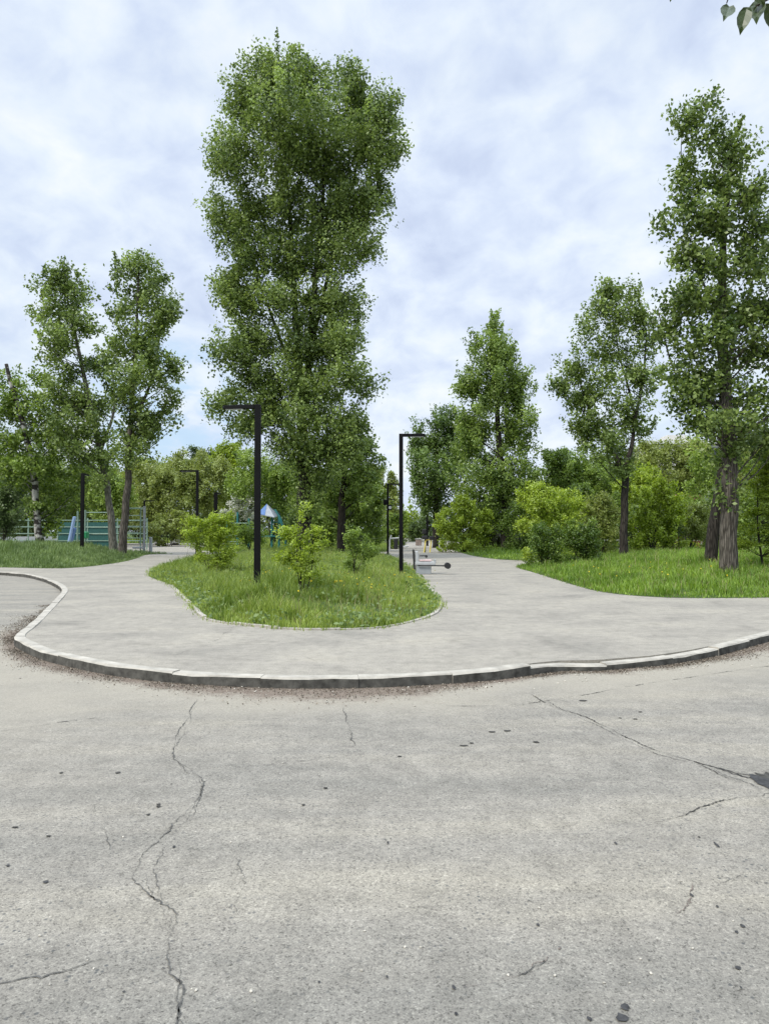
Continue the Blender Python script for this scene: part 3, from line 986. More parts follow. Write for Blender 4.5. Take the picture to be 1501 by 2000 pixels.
grass('grass', isl, 150000, 0.25, 0.013, M['grass1'], island_fun, 1.2, label='tall yellow-green grass growing on the planted island')
grass('grass', rgt, 120000, 0.23, 0.018, M['grass2'], None, 1.1, label='bright green grass on the bank below the big bare trunk', xlim=(5, 26))
grass('grass', lft, 60000, 0.30, 0.026, M['grass3'], None, 1.0, label='soft blue-green grass on the low bank beside the parking bay', xlim=(-27, -8))
grass('grass', rg2, 22000, 0.22, 0.03, M['grass2'], None, 1.0, label='bright strip of grass between path and bushes')
grass('grass', mid_, 22000, 0.22, 0.03, M['grass1'], None, 1.0, label='grass behind the island beyond the cross path')
grass('grass', far_l, 14000, 0.45, 0.07, M['grass1'], None, 2.0, label='distant grass below the willow', xlim=(-45, 3), ymax=118)
grass('grass', far_r, 14000, 0.45, 0.07, M['grass2'], None, 2.0, label='distant grass behind the white rail fence', xlim=(8, 60), ymax=118)
M['straw'] = mat_leaf('dry_stalk', (0.16, 0.145, 0.06), (0.40, 0.36, 0.20), 0.2, 0.7, 0.1)
grass('dry_grass', isl, 5500, 0.34, 0.009, M['straw'], None, 1.2, label='dry pale stalks standing in the island grass')
grass('dry_grass', rgt, 5500, 0.34, 0.013, M['straw'], None, 1.1, label='dry pale stalks in the grass of the bright bank', xlim=(5, 26))
# broad weeds in the island, and small yellow flowers
n = 26000
q = rng.uniform(isl.min(0), isl.max(0), (n * 3, 2)); q = q[inside(isl, q)]
q = q[rng.random(len(q)) < np.clip((11 / q[:, 1]) ** 1.2, 0, 1) * np.clip(0.5 + 0.6 * wob(q[:, 0], q[:, 1], 1.6, 6), 0.05, 1)][:14000]
q = q[rng.random(len(q)) > np.exp(-(((q - bare) / np.array([2.0, 0.8])) ** 2).sum(1))]
n = len(q)
zc = ground_z(q) + rng.uniform(0.02, 0.20, n)


def leaf_quads(P, size, aspect, axis, rollbias=None, tint=None):
    """diamond leaves: P centres, axis unit vectors along each leaf"""
    m_ = len(P)
    rnd = rng.normal(0, 1, (m_, 3))
    if rollbias is not None:
        rnd = rnd + rollbias
    side = np.cross(axis, rnd)
    side /= np.linalg.norm(side, axis=1)[:, None] + 1e-9
    s = (size * rng.uniform(0.65, 1.3, m_))[:, None]
    V_ = np.zeros((m_, 4, 3))
    nrm = np.cross(axis, side)
    V_[:, 0] = P - axis * s * 0.5
    V_[:, 1] = P + side * s * aspect * 0.5 - axis * s * 0.05 + nrm * s * 0.06
    V_[:, 2] = P + axis * s * 0.5
    V_[:, 3] = P - side * s * aspect * 0.5 - axis * s * 0.05 + nrm * s * 0.06
    return V_.reshape(-1, 3), np.arange(m_ * 4).reshape(-1, 4)


ax = rng.normal(0, 1, (n, 3)); ax[:, 2] = ax[:, 2] * 0.5 + 0.5; ax /= np.linalg.norm(ax, axis=1)[:, None]
V_, F_ = leaf_quads(np.column_stack([q, zc]), 0.085, 0.6, ax)
tag(link('weeds', mesh_np('weeds', V_, F_, M['grass3'], tint=np.clip(rng.normal(0.4, 0.2, n), 0, 1))), 'low broad-leaved weeds among the island grass', 'weeds', kind='stuff')
fl = []
for (a, b), sp, k in (((520, 1150), 45, 45), ((690, 1150), 70, 50), ((545, 1140), 20, 30), ((760, 1150), 40, 25), ((1280, 1120), 110, 40)):
    for _ in range(k):
        g = stand(rng.normal(a, sp), min(rng.normal(b, 13), 1190))
        fl.append((g[0], g[1], g[2] + rng.uniform(0.12, 0.30)))
fl = np.array(fl)
ax = rng.normal(0, 1, (len(fl), 3)); ax[:, 2] *= 0.3; ax /= np.linalg.norm(ax, axis=1)[:, None]
V_, F_ = leaf_quads(fl, 0.045, 0.9, ax, np.array([0, 0, 2.0]))
V2_, F2_ = leaf_quads(fl + [0, 0, .006], 0.045, 0.9, np.cross(ax, [0, 0, 1.0]) + 1e-6)
tag(link('wildflowers', mesh_np('wildflowers', np.vstack([V_, V2_]), np.vstack([F_, F2_ + len(V_)]), M['flower'])), 'tiny yellow flowers dotted through the grass', 'wildflowers', kind='stuff')

# litter swept against the kerb: dry leaf scraps and pebbles
kk = resample(kerb[(kerb[:, 0] > -8.5) & (kerb[:, 0] < 9) & (kerb[:, 1] < 16)], 0.02)
t_ = np.gradient(kk, axis=0); t_ /= np.linalg.norm(t_, axis=1)[:, None]
nr = np.stack([t_[:, 1], -t_[:, 0]], 1)
n = 34000
ii = rng.integers(0, len(kk), n)
dd = np.abs(rng.normal(0, 0.15, n)) * (1 + 0.6 * wob(kk[ii, 0], kk[ii, 1], 0.8, 2)) + 0.02
P = kk[ii] + nr[ii] * dd[:, None]
P = P[rng.random(n) < np.clip(0.55 + 0.5 * wob(P[:, 0], P[:, 1], 2.2, 7), 0.05, 1)]
n = len(P)
ax = rng.normal(0, 1, (n, 3)); ax[:, 2] *= 0.25; ax /= np.linalg.norm(ax, axis=1)[:, None]
V_, F_ = leaf_quads(np.column_stack([P, ROADZ + 0.006 + rng.random(n) * 0.008]), 0.017, 0.7, ax, np.array([0, 0, 1.5]))
M['scrap'] = mat_leaf('dry_litter', (0.065, 0.051, 0.038), (0.40, 0.345, 0.27), 0.05, 0.9, 0.1)
tag(link('litter', mesh_np('litter', V_, F_, M['scrap'], tint=np.clip(rng.beta(1.2, 2.8, n), 0, 1))), 'dry brown leaf scraps and grit swept against the kerb', 'litter', kind='stuff')
mb = MB()
for _ in range(420):
    k = rng.integers(0, len(kk))
    p = kk[k] + nr[k] * abs(rng.normal(0.05, 0.35))
    s = rng.uniform(0.004, 0.012)
    mb.box((p[0], p[1], ROADZ + s * 0.4), (s * 2, s * 1.5, s), rz=rng.uniform(0, 6), rx=rng.uniform(-.4, .4), ch=s * 0.4)
for _ in range(60):
    a, b = rng.uniform(-100, 1600), rng.uniform(1360, 1990)
    p = G(a, b, ROADZ)
    s = rng.uniform(0.003, 0.007)
    mb.box((p[0], p[1], ROADZ + s * 0.4), (s * 2, s * 1.5, s), rz=rng.uniform(0, 6), rx=rng.uniform(-.4, .4), ch=s * 0.4)
M['pebble'] = mat_simple('pebble_stone', (0.42, 0.39, 0.33), 0.9, var=0.5, scale=9)
tag(mb.build('gravel', M['pebble']), 'loose pebbles along the gutter and on the road', 'gravel', kind='stuff')


# ------------------------------------------------------------------ trees
DENS = 1.4
SEED = 11


def tree(name, label, cat, base, d, lobes, leafmat, barkmat, leaf=0.14, aspect=0.7, lai=5.5, trunks=(), tuft=(0.55, 0.22), droop=0.0,
         up=0.55, branches=40, group=None, depth=1.0, per=60, flat=0.0, shell=0.45, tintshift=0.0, sides=9, ridge=0.0, crown_name='crown', trunk_name='trunk', maxleaf=260000, tintvar=0.2, tdy=0.0):
    """lobes: (px,py,rx,ry[,dy]) of the photo at distance d (dy metres nearer/farther).  trunks: lists of (px,py,width_px[,dy])"""
    rng = np.random.default_rng(SEED + zlib.crc32(label.encode()))     # every tree keeps its own shape
    base = np.asarray(base, float)
    root = thing(name, label, cat, base, group)
    k = d / F
    C, Rr, Wt = [], [], []
    area = 0
    if name == 'poplar_tree' and d > 50:
        ext = []
        for l_ in lobes:
            an = rng.uniform(0, 2 * math.pi)
            f_ = rng.uniform(0.38, 0.6)
            if l_[2] > 28 and l_[3] > 28:
                ext.append((l_[0] + math.cos(an) * l_[2] * 0.55, l_[1] + abs(math.sin(an)) * l_[3] * 0.75, l_[2] * f_, l_[3] * f_ * 1.3))
        lobes = list(lobes) + ext
    for lb in lobes:
        px, py, rx, ry = lb[:4]
        dyy = lb[4] if len(lb) > 4 else rng.normal(0, 0.35) * rx * k
        c = at(px, py, d)
        c = np.array([c[0], d + dyy, c[2]])
        C.append(c); Rr.append((rx * k, rx * k * depth, ry * k))
        Wt.append(rx * ry)
        area += math.pi * rx * ry * k * k
    C, Rr, Wt = np.array(C), np.array(Rr), np.array(Wt, float)
    Rr = np.maximum(Rr - 0.2 * tuft[0], 0.5 * Rr)
    n = int(min(maxleaf, DENS * lai * 0.62 * area / (leaf * leaf * aspect * 0.5)))
    nt_ = max(12, n // per)
    wi = rng.choice(len(C), nt_, p=Wt / Wt.sum())
    u = rng.normal(0, 1, (nt_, 3)); u /= np.linalg.norm(u, axis=1)[:, None]
    rad = (shell + (1 - shell) * rng.random(nt_) ** 0.6)
    rad = np.where(rng.random(nt_) < 0.25, rng.random(nt_) ** 0.5 * 0.75, rad)
    rad *= rng.uniform(0.84, 1.10, nt_)
    sprig = rng.random(nt_) < 0.2
    rad = np.where(sprig, rng.uniform(0.92, 1.2, nt_), rad)
    TP = C[wi] + u * Rr[wi] * rad[:, None]
    TP[:, 2] = np.maximum(TP[:, 2], base[2] + 0.15)
    # leaf clumps
    dirs = u * np.array([1, 1, 0.5]) + np.array([0, 0, 1.0])[None, :] * (up - droop + 0.5 * sprig[:, None] * (droop == 0)) + rng.normal(0, 0.25, (nt_, 3))
    dirs /= np.linalg.norm(dirs, axis=1)[:, None]
    tl = tuft[0] * rng.uniform(0.55, 1.5, nt_) * np.where(sprig, 1.15, 1.0)
    tw = tuft[1] * rng.uniform(0.6, 1.3, nt_) * np.where(sprig, 0.45, 1.0)
    ti = np.repeat(np.arange(nt_), rng.poisson(per * np.clip(rng.lognormal(-0.12, 0.5, nt_), 0.2, 2.6) * np.where(sprig, 0.6, 1.0)))
    m_ = len(ti)
    s = rng.uniform(-0.5, 0.6, m_)
    # leaves sit on twigs: a clump is a handful of shoots
    wj = np.clip(rng.normal(0, 1, (m_, 3)), -1.7, 1.7) * (tw[ti] * (1.0 - 0.55 * np.clip(s + 0.2, 0, 1)))[:, None]
    if flat:
        wj[:, 2] *= (1 - flat)
    P = TP[ti] + dirs[ti] * (s * tl[ti])[:, None] + wj
    P[:, 2] = np.maximum(P[:, 2], base[2] + 0.05)
    axl = rng.normal(0, 1, (m_, 3)) + dirs[ti] * 0.8 + np.array([0, 0, -0.35])
    if flat:
        axl[:, 2] *= (1 - flat)
    axl /= np.linalg.norm(axl, axis=1)[:, None]
    tint = np.clip(0.47 + tintshift + rng.normal(0, tintvar, nt_)[ti] + rng.normal(0, 0.21, m_), 0, 1)
    V_, F_ = leaf_quads(P - base, np.full(m_, leaf), aspect, axl, np.array([0, 0, 2.5 * flat]) if flat else 1.35 * (u * np.array([1, 1, 0.6]) + np.array([0, 0, 0.55]))[ti])
    me_ = mesh_np(crown_name, V_, F_, leafmat, tint=tint)
    link(crown_name, me_, root)
    # trunk with limbs
    mb = MB()
    tp_all = []
    for tr in trunks:
        pts, rr = [], []
        for q_ in tr:
            p_ = at(q_[0], q_[1], d)
            dyy = q_[3] if len(q_) > 3 else tdy
            pts.append(np.array([p_[0], d + dyy, p_[2]]))
            rr.append(q_[2] * k / 2)
        if tr is trunks[0]:
            pts[0][2] = base[2] - 0.15
        pr = smooth_poly(np.column_stack([pts, rr]), 5)
        pr[:, :2] += np.column_stack([wob(pr[:, 2], pr[:, 2] * .3, 0.9, 8), wob(pr[:, 2], pr[:, 2] * .4, 0.8, 9)]) * 0.25 * pr[:, 3:4]
        if tr is trunks[0]:
            flare = np.exp(-np.maximum(pr[:, 2] - base[2], 0) / 0.3)
            pr[:, 3] *= 1 + 0.10 * flare
        v0 = len(mb.v)
        mb.tube([p - base for p in pr[:, :3]], list(np.maximum(pr[:, 3], 0.008)), sides)
        if ridge:
            for vi in range(v0, len(mb.v)):
                x_, y_, z_ = mb.v[vi]
                kk_ = (vi - v0) % sides
                ci = pr[(vi - v0) // sides, :3] - base
                f_ = 1 + ridge * (math.sin(kk_ * 2.4 + z_ * 0.9) * 0.5 + rng.normal(0, 0.5))
                mb.v[vi] = (ci[0] + (x_ - ci[0]) * f_, ci[1] + (y_ - ci[1]) * f_, z_)
        tp_all.append(pr)
    tp_all = np.vstack(tp_all) if tp_all else None
    if tp_all is not None and branches:
        sel = rng.choice(nt_, min(branches, nt_), replace=False)
        for si in sel:
            e = TP[si]
            dh = np.linalg.norm(tp_all[:, :2] - e[:2], axis=1)
            want = np.maximum(e[2] - (0.35 + 0.6 * rng.random()) * dh - 0.2, (C[:, 2] - Rr[:, 2]).min())
            cost = np.abs(tp_all[:, 2] - want) + 0.35 * dh
            b0 = tp_all[np.argmin(cost)]
            if b0[2] > e[2] + 0.3 and not droop:
                continue
            r0 = min(b0[3] * 0.35, 0.010 + 0.009 * np.linalg.norm(e - b0[:3]))
            mm = (b0[:3] + e) / 2 + np.array([0, 0, -0.12 * dh.min()]) + rng.normal(0, 0.08, 3)
            mm2 = mm * 0.5 + e * 0.5 + np.array([0, 0, -.02]) + rng.normal(0, 0.06, 3)
            mb.tube([b0[:3] - base, mm - base, mm2 - base, e - base], [r0, r0 * 0.65, r0 * 0.45, r0 * 0.18], 5, cap=False)
    if mb.v:
        mb.build(trunk_name, barkmat, root, smooth=not ridge)
    return root


POP = 'tall poplars of the park'
# the big poplar behind the island
tree('poplar_tree', 'tallest poplar, towering over the planted island, with several tops and a dark trunk', 'tree', stand_d(590, 37.5), 37.5,
     [(500, 165, 58, 60), (560, 162, 66, 62), (525, 122, 20, 26), (590, 132, 28, 30), (610, 195, 50, 58), (690, 165, 30, 48), (705, 205, 62, 80), (750, 222, 38, 66), (470, 195, 38, 50),
      (600, 270, 130, 62), (465, 320, 55, 62), (430, 300, 20, 38), (560, 320, 80, 60), (660, 320, 80, 60), (735, 300, 52, 60), (740, 390, 34, 42),
      (455, 420, 55, 62), (540, 410, 80, 62), (640, 420, 90, 70), (710, 420, 58, 55), (480, 500, 62, 55), (570, 500, 70, 50), (665, 500, 70, 50), (715, 490, 32, 26),
      (470, 585, 48, 45), (455, 555, 42, 22), (560, 590, 70, 45), (650, 590, 60, 60), (690, 600, 24, 40), (500, 660, 55, 45), (600, 670, 80, 55), (670, 670, 42, 50),
      (455, 695, 52, 24), (425, 690, 22, 16), (500, 730, 60, 34), (600, 750, 80, 55), (680, 735, 44, 34), (715, 760, 24, 20), (450, 775, 40, 24), (425, 800, 26, 18), (520, 790, 50, 45),
      (610, 820, 80, 50), (690, 815, 34, 40), (490, 830, 40, 30), (600, 880, 60, 40), (560, 870, 46, 34), (665, 880, 50, 40), (620, 930, 46, 38), (600, 985, 34, 26)],
     M['poplar'], M['barkdark'], leaf=0.155, aspect=0.72, lai=6.4, tuft=(1.0, 0.36), per=100, branches=110, shell=0.35,
     tdy=0.9, trunks=[[(590, 1095, 32), (590, 1040, 29), (588, 960, 26), (586, 860, 21), (582, 760, 17), (574, 640, 13), (568, 500, 10), (556, 340, 6), (540, 180, 3)],
             [(587, 800, 15), (600, 690, 13), (610, 590, 12, .4), (622, 460, 8, .3), (632, 320, 5, .2), (625, 200, 3, 0)],
             [(602, 680, 9), (640, 520, 7, .9), (690, 330, 5, 1), (712, 170, 2.5, 1)], [(585, 780, 9), (530, 620, 6, 1), (480, 480, 4, 1), (462, 330, 2.5, 1)]], group=POP)
tree('poplar_tree', 'smaller poplar with drooping side branches, half hidden behind the tallest poplar', 'tree', stand_d(665, 43), 43,
     [(670, 870, 50, 45), (700, 880, 36, 34), (715, 870, 24, 16), (690, 930, 55, 38), (650, 940, 50, 40), (700, 960, 40, 30), (640, 985, 45, 34), (730, 905, 16, 26)],
     M['poplar2'], M['barkdark'], leaf=0.18, lai=4.6, tuft=(0.7, 0.25), droop=0.5, branches=40, trunks=[[(665, 1085, 16), (667, 980, 14), (672, 900, 9), (676, 850, 4)]], group=POP)
# pair on the left-hand bank
tree('poplar_tree', 'open-crowned poplar over the exercise frames, its top split from the leaning neighbour', 'tree', stand_d(215, 43), 43,
     [(115, 545, 30, 34), (88, 550, 16, 26), (140, 570, 36, 36), (115, 600, 48, 36), (95, 615, 34, 24), (150, 625, 34, 34), (125, 665, 52, 36), (105, 690, 38, 26), (175, 640, 22, 22), (140, 720, 52, 36), (185, 710, 28, 24),
      (120, 765, 55, 40), (170, 780, 50, 40), (130, 830, 58, 40), (190, 840, 45, 36), (150, 880, 55, 34), (205, 895, 38, 26), (190, 935, 34, 20)],
     M['poplar'], M['barkpale'], leaf=0.18, lai=4.0, tdy=0.4, tuft=(0.85, 0.30), per=80, branches=70, shell=0.3,
     trunks=[[(217, 1085, 17), (213, 1020, 14), (203, 950, 12), (188, 870, 11), (165, 760, 9), (142, 650, 6), (118, 540, 2.5)], [(190, 880, 8), (215, 800, 5, .6), (210, 720, 3, .8)]], group=POP)
tree('poplar_tree', 'dense poplar with a clear leaning grey trunk beside the ladder frame', 'tree', stand_d(240, 40), 40,
     [(273, 520, 28, 32), (238, 535, 26, 32), (310, 530, 24, 32), (270, 560, 62, 42), (235, 600, 34, 36), (310, 600, 38, 42), (275, 630, 66, 42), (330, 610, 18, 18), (250, 690, 48, 38), (305, 690, 45, 45),
      (335, 720, 16, 24), (280, 750, 66, 40), (330, 780, 22, 26), (240, 780, 34, 36), (295, 815, 52, 34), (255, 850, 50, 36), (285, 875, 32, 26), (245, 895, 34, 20)],
     M['poplar'], M['bark'], leaf=0.18, lai=4.3, tuft=(0.85, 0.30), per=80, branches=70, shell=0.3,
     trunks=[[(238, 1085, 17), (243, 1020, 15), (248, 960, 13.5), (251, 900, 12), (256, 820, 10), (264, 700, 7), (272, 520, 2.5)], [(256, 830, 8), (290, 740, 5, .5), (310, 600, 3, .8)]], group=POP)
tree('birch_tree', 'broken-topped tree with a white mottled leaning trunk at the edge of the sports court', 'tree', stand_d(92, 44), 44,
     [(12, 745, 26, 34), (10, 800, 40, 40), (50, 790, 36, 40), (85, 740, 24, 22), (95, 800, 44, 52), (50, 850, 50, 40), (110, 860, 44, 40), (25, 890, 44, 40), (90, 905, 60, 40), (45, 935, 50, 30), (110, 950, 44, 30), (80, 990, 44, 30), (100, 1030, 26, 22), (150, 925, 30, 24)],
     M['mid'], M['barkbirch'], leaf=0.18, lai=4.6, tuft=(0.55, 0.24), droop=0.25, branches=60, tintshift=-0.08, tdy=-0.7,
     trunks=[[(92, 1085, 18), (84, 1020, 13), (79, 960, 12), (72, 900, 11), (58, 840, 10), (45, 790, 9), (34, 755, 8), (24, 716, 6.5)]])
# slender conical pair and the forked tree on the right
tree('poplar_tree', 'cone-shaped poplar with dense foliage to the ground behind the lime bushes', 'tree', stand_d(985, 54), 54,
     [(965, 640, 16, 30), (930, 665, 18, 26), (975, 680, 30, 40), (950, 700, 48, 36), (1000, 690, 16, 32), (960, 750, 62, 48), (905, 745, 22, 34), (1005, 755, 38, 42), (950, 810, 62, 46), (1015, 820, 40, 42), (915, 830, 32, 46),
      (960, 870, 74, 46), (1030, 880, 30, 30), (940, 930, 70, 46), (1010, 935, 50, 40), (970, 985, 60, 34), (925, 990, 34, 30), (1000, 1020, 22, 26)],
     M['poplar2'], M['barkdark'], leaf=0.19, lai=5.0, tuft=(0.9, 0.3), up=0.9, branches=50, per=80,
     trunks=[[(987, 1075, 20), (986, 1010, 18), (980, 940, 15), (972, 840, 11), (965, 640, 3)]], group=POP)
tree('poplar_tree', 'broad dense poplar like a tall wall of leaves at the far end of the path', 'tree', stand_d(850, 64), 64,
     [(815, 835, 16, 26), (860, 825, 26, 28), (885, 830, 24, 36), (830, 865, 36, 36), (880, 880, 44, 44), (835, 920, 40, 44), (885, 940, 44, 46), (840, 970, 32, 36), (870, 995, 40, 30), (815, 890, 18, 40), (815, 945, 14, 34)],
     M['dense'], M['barkdark'], leaf=0.21, lai=5.2, tuft=(1.0, 0.34), up=1.0, branches=30, per=80, tintshift=-0.08,
     trunks=[[(850, 1068, 12), (850, 1000, 11), (852, 900, 8), (855, 830, 3)]], group=POP)
tree('poplar_tree', 'forked open poplar on the bank between the lime bushes and the big bare trunk', 'tree', stand(1217, 1086), stand(1217, 1086)[1],
     [(1185, 570, 30, 26), (1230, 585, 26, 26), (1165, 610, 32, 34), (1205, 625, 44, 36), (1255, 620, 24, 34), (1140, 650, 28, 30), (1200, 680, 50, 34), (1260, 675, 26, 36), (1130, 715, 46, 34), (1190, 735, 50, 38), (1250, 735, 34, 40),
      (1100, 750, 30, 30), (1150, 775, 46, 34), (1225, 790, 48, 36), (1140, 820, 34, 26), (1200, 840, 46, 30), (1250, 830, 34, 26), (1165, 880, 42, 24), (1225, 885, 34, 26), (1140, 850, 26, 34), (1215, 1010, 16, 20), (1213, 920, 20, 20)],
     M['poplar'], M['barkdark'], leaf=0.16, lai=4.6, tuft=(0.75, 0.28), per=80, branches=70, shell=0.3,
     trunks=[[(1217, 1086, 18), (1217, 1040, 15), (1218, 980, 14), (1218, 930, 14), (1214, 910, 13)], [(1216, 925, 12), (1200, 890, 8.5), (1170, 840, 6, .3), (1145, 770, 3.5, .5), (1130, 720, 2, .5)], [(1216, 925, 11), (1232, 870, 8), (1240, 800, 5.5, .3), (1215, 690, 3.5, .5), (1195, 580, 1.6, .5)],
             [(1238, 820, 7), (1255, 740, 5), (1262, 650, 2.5)]], group=POP)
bt = stand(1421, 1117)
tree('poplar_tree', 'big poplar with a thick bare ridged trunk and a snapped top on the bright bank', 'tree', bt, bt[1],
     [(1345, 240, 22, 40), (1372, 208, 16, 20), (1398, 222, 12, 26), (1438, 236, 10, 26), (1450, 205, 12, 10), (1335, 300, 20, 18), (1380, 280, 34, 38), (1445, 300, 34, 40), (1480, 310, 14, 14), (1345, 360, 34, 40), (1395, 360, 30, 42), (1455, 370, 36, 42),
      (1305, 432, 30, 12), (1350, 425, 40, 34), (1400, 440, 38, 40), (1460, 440, 42, 40), (1340, 490, 26, 30), (1380, 510, 44, 38), (1460, 520, 50, 44), (1500, 500, 30, 40), (1300, 580, 34, 20), (1340, 585, 48, 38), (1390, 580, 40, 46), (1465, 600, 56, 50), (1520, 590, 40, 60),
      (1310, 640, 34, 40), (1370, 660, 60, 44), (1470, 680, 60, 48), (1530, 680, 40, 60), (1330, 720, 46, 40), (1390, 740, 52, 40), (1470, 770, 56, 44), (1530, 770, 40, 50), (1345, 780, 46, 34), (1380, 825, 52, 32), (1455, 840, 46, 34), (1510, 850, 50, 40), (1340, 830, 28, 24), (1420, 885, 34, 26), (1420, 970, 22, 18)],
     M['poplar'], M['bark'], leaf=0.135, aspect=0.68, lai=5.8, tuft=(0.66, 0.25), per=80, branches=130, shell=0.3, sides=22, ridge=0.05, tintshift=-0.14,
     trunks=[[(1421, 1117, 33), (1421, 1080, 32), (1422, 1000, 31), (1421, 900, 28), (1421, 780, 23, .2), (1421, 620, 18, .4), (1422, 480, 13, .4), (1422, 360, 10.5), (1423, 268, 7)],
             [(1421, 700, 8), (1470, 600, 5, .6), (1500, 500, 3, .8), (1505, 420, 1.5, .8)], [(1421, 640, 7), (1385, 540, 4.5, .5), (1350, 430, 2.8, .6), (1345, 260, 1.5, .6)], [(1421, 800, 7), (1340, 740, 4.5, .5), (1300, 600, 2, .6)]], group=POP)
lt = stand(1385, 1098)
tree('leaning_tree', 'dark leaning trunk with white lower bark just behind the big bare trunk', 'tree', lt, lt[1],
     [(1430, 830, 60, 40), (1400, 880, 46, 34), (1450, 900, 30, 30), (1405, 960, 18, 22)], M['mid'], M['barkdark'], leaf=0.13, lai=3.5, branches=30,
     trunks=[[(1385, 1098, 25), (1390, 1060, 23), (1397, 1000, 23), (1406, 940, 20), (1418, 860, 16), (1440, 780, 6)]])

# background trees
BT = 'park trees behind the paths'


def bush(label, px, d, lobes, mat, leaf, lai=5.5, name='bush', cat='bush', tuft=(0.4, 0.16), group=None, stems=5, bark='barkdark', base_py=None, stemw=1.0, **kw):
    b = stand_d(px, d)
    k = F / d
    sk_ = kw.pop('skirt', 0)
    ext = []
    for l_ in lobes:
        for q_ in range(3):
            an = rng.uniform(-0.4, math.pi + 0.4)
            f_ = rng.uniform(0.28, 0.5)
            ext.append((l_[0] + math.cos(an) * l_[2] * 0.92, l_[1] - math.sin(an) * l_[3] * 0.92, l_[2] * f_, l_[3] * f_ * 1.15))
    if sk_:
        y_ = 1037 + (CAMZ - b[2]) * k
        wx_ = max(l_[0] + l_[2] for l_ in lobes) - min(l_[0] - l_[2] for l_ in lobes)
        cx_ = (max(l_[0] + l_[2] for l_ in lobes) + min(l_[0] - l_[2] for l_ in lobes)) / 2
        for q_ in range(4):
            ext.append((cx_ + (q_ - 1.5) * wx_ * 0.24, y_ - sk_ * rng.uniform(0.3, 0.7), wx_ * 0.17, sk_ * rng.uniform(0.35, 0.6)))
    lobes = list(lobes) + ext
    foot = 1037 + (CAMZ - b[2]) * k
    lo = max(l_[1] for l_ in lobes)
    hi = min(l_[1] - l_[3] * 0.3 for l_ in lobes)
    trs = []
    for i_ in range(stems):
        l_ = lobes[i_ % len(lobes)]
        x0_ = px + rng.normal(0, 3)
        trs.append([(x0_, foot, 0.07 * k * stemw), ((x0_ + l_[0]) / 2 + rng.normal(0, 3), (foot + l_[1]) / 2, 0.05 * k * stemw), (l_[0] + rng.normal(0, 5), l_[1], 0.022 * k * stemw)])
    return tree(name, label, cat, b, d, lobes, mat, M[bark], leaf=leaf, lai=lai, tuft=tuft, trunks=trs, branches=kw.pop('branches', 14), group=group, sides=6, trunk_name=kw.pop('trunk_name', 'stem'), crown_name=kw.pop('crown_name', 'foliage'), **kw)


bush('olive-green willow with hanging twigs and dark forked trunks behind the small concrete planters', 340, 76, [(330, 930, 62, 40), (390, 925, 50, 40), (300, 965, 44, 44), (355, 975, 60, 40), (400, 970, 40, 40), (285, 1010, 28, 30), (335, 1015, 44, 24)], M['olive'], 0.22, 5.0, 'willow_tree', 'tree', (1.2, 0.26), BT, 6, droop=1.4, trunk_name='trunk', crown_name='crown')
bush('light green tree between the willow and the white-flowering tree', 445, 80, [(445, 925, 36, 44), (480, 915, 36, 40), (440, 970, 40, 36), (420, 910, 20, 30)], M['lime'], 0.22, 4.5, 'leafy_tree', 'tree', (0.9, 0.3), BT, 3, trunk_name='trunk', crown_name='crown', tintshift=-0.2)
bush('mid-green tree arching behind the taller near lamp post', 530, 58, [(520, 935, 50, 36), (560, 950, 34, 34), (500, 905, 34, 24), (545, 985, 34, 26), (480, 950, 30, 30)], M['mid'], 0.19, 4.8, 'leafy_tree', 'tree', (0.7, 0.28), BT, 4, trunk_name='trunk', crown_name='crown', tintshift=0.1)
bush('small tree covered in white blossom beside the taller near lamp post', 470, 62, [(468, 980, 26, 22), (485, 1000, 24, 20), (450, 1005, 20, 16), (475, 960, 20, 14), (490, 975, 16, 20)], M['blossom'], 0.19, 4.0, 'blossom_tree', 'tree', (0.4, 0.2), None, 3, tintvar=0.35, trunk_name='trunk', crown_name='crown')
bush('dark pine top rising behind the willow', 388, 118, [(382, 888, 16, 12), (408, 892, 12, 12), (385, 920, 24, 24), (410, 915, 18, 20)], M['dark'], 0.3, 4.5, 'pine_tree', 'tree', (0.8, 0.4), BT, 2, trunk_name='trunk', crown_name='crown')
bush('dense green thicket with pale slanting stems beside the lamp with loudspeakers', 695, 53, [(690, 975, 60, 36), (640, 1000, 40, 36), (720, 990, 40, 44), (680, 1015, 46, 26), (728, 1020, 20, 40), (650, 1040, 34, 24), (710, 1050, 40, 22)], M['mid'], 0.16, 5.0, 'thicket', 'bush', (0.55, 0.22), None, 7, 'barkpale')
bush('pale green trees closing the view left of the path', 742, 92, [(745, 955, 26, 36), (720, 945, 24, 40), (765, 975, 16, 40), (740, 1010, 34, 34), (700, 930, 26, 30)], M['olive'], 0.26, 4.8, 'leafy_tree', 'tree', (1.0, 0.35), BT, 3, trunk_name='trunk', crown_name='crown')
bush('bright green tree at the very end of the path', 795, 130, [(795, 1010, 18, 26), (785, 1030, 16, 24), (810, 1025, 16, 24)], M['lime'], 0.36, 4.6, 'leafy_tree', 'tree', (1.2, 0.5), BT, 2, trunk_name='trunk', crown_name='crown', tintshift=-0.15)
bush('dark hedge tree under the far poplar wall', 830, 100, [(820, 1030, 22, 24), (845, 1030, 30, 28), (875, 1030, 26, 26), (805, 1045, 14, 14)], M['dark'], 0.28, 5.0, 'leafy_tree', 'tree', (0.9, 0.4), BT, 3, trunk_name='trunk', crown_name='crown')
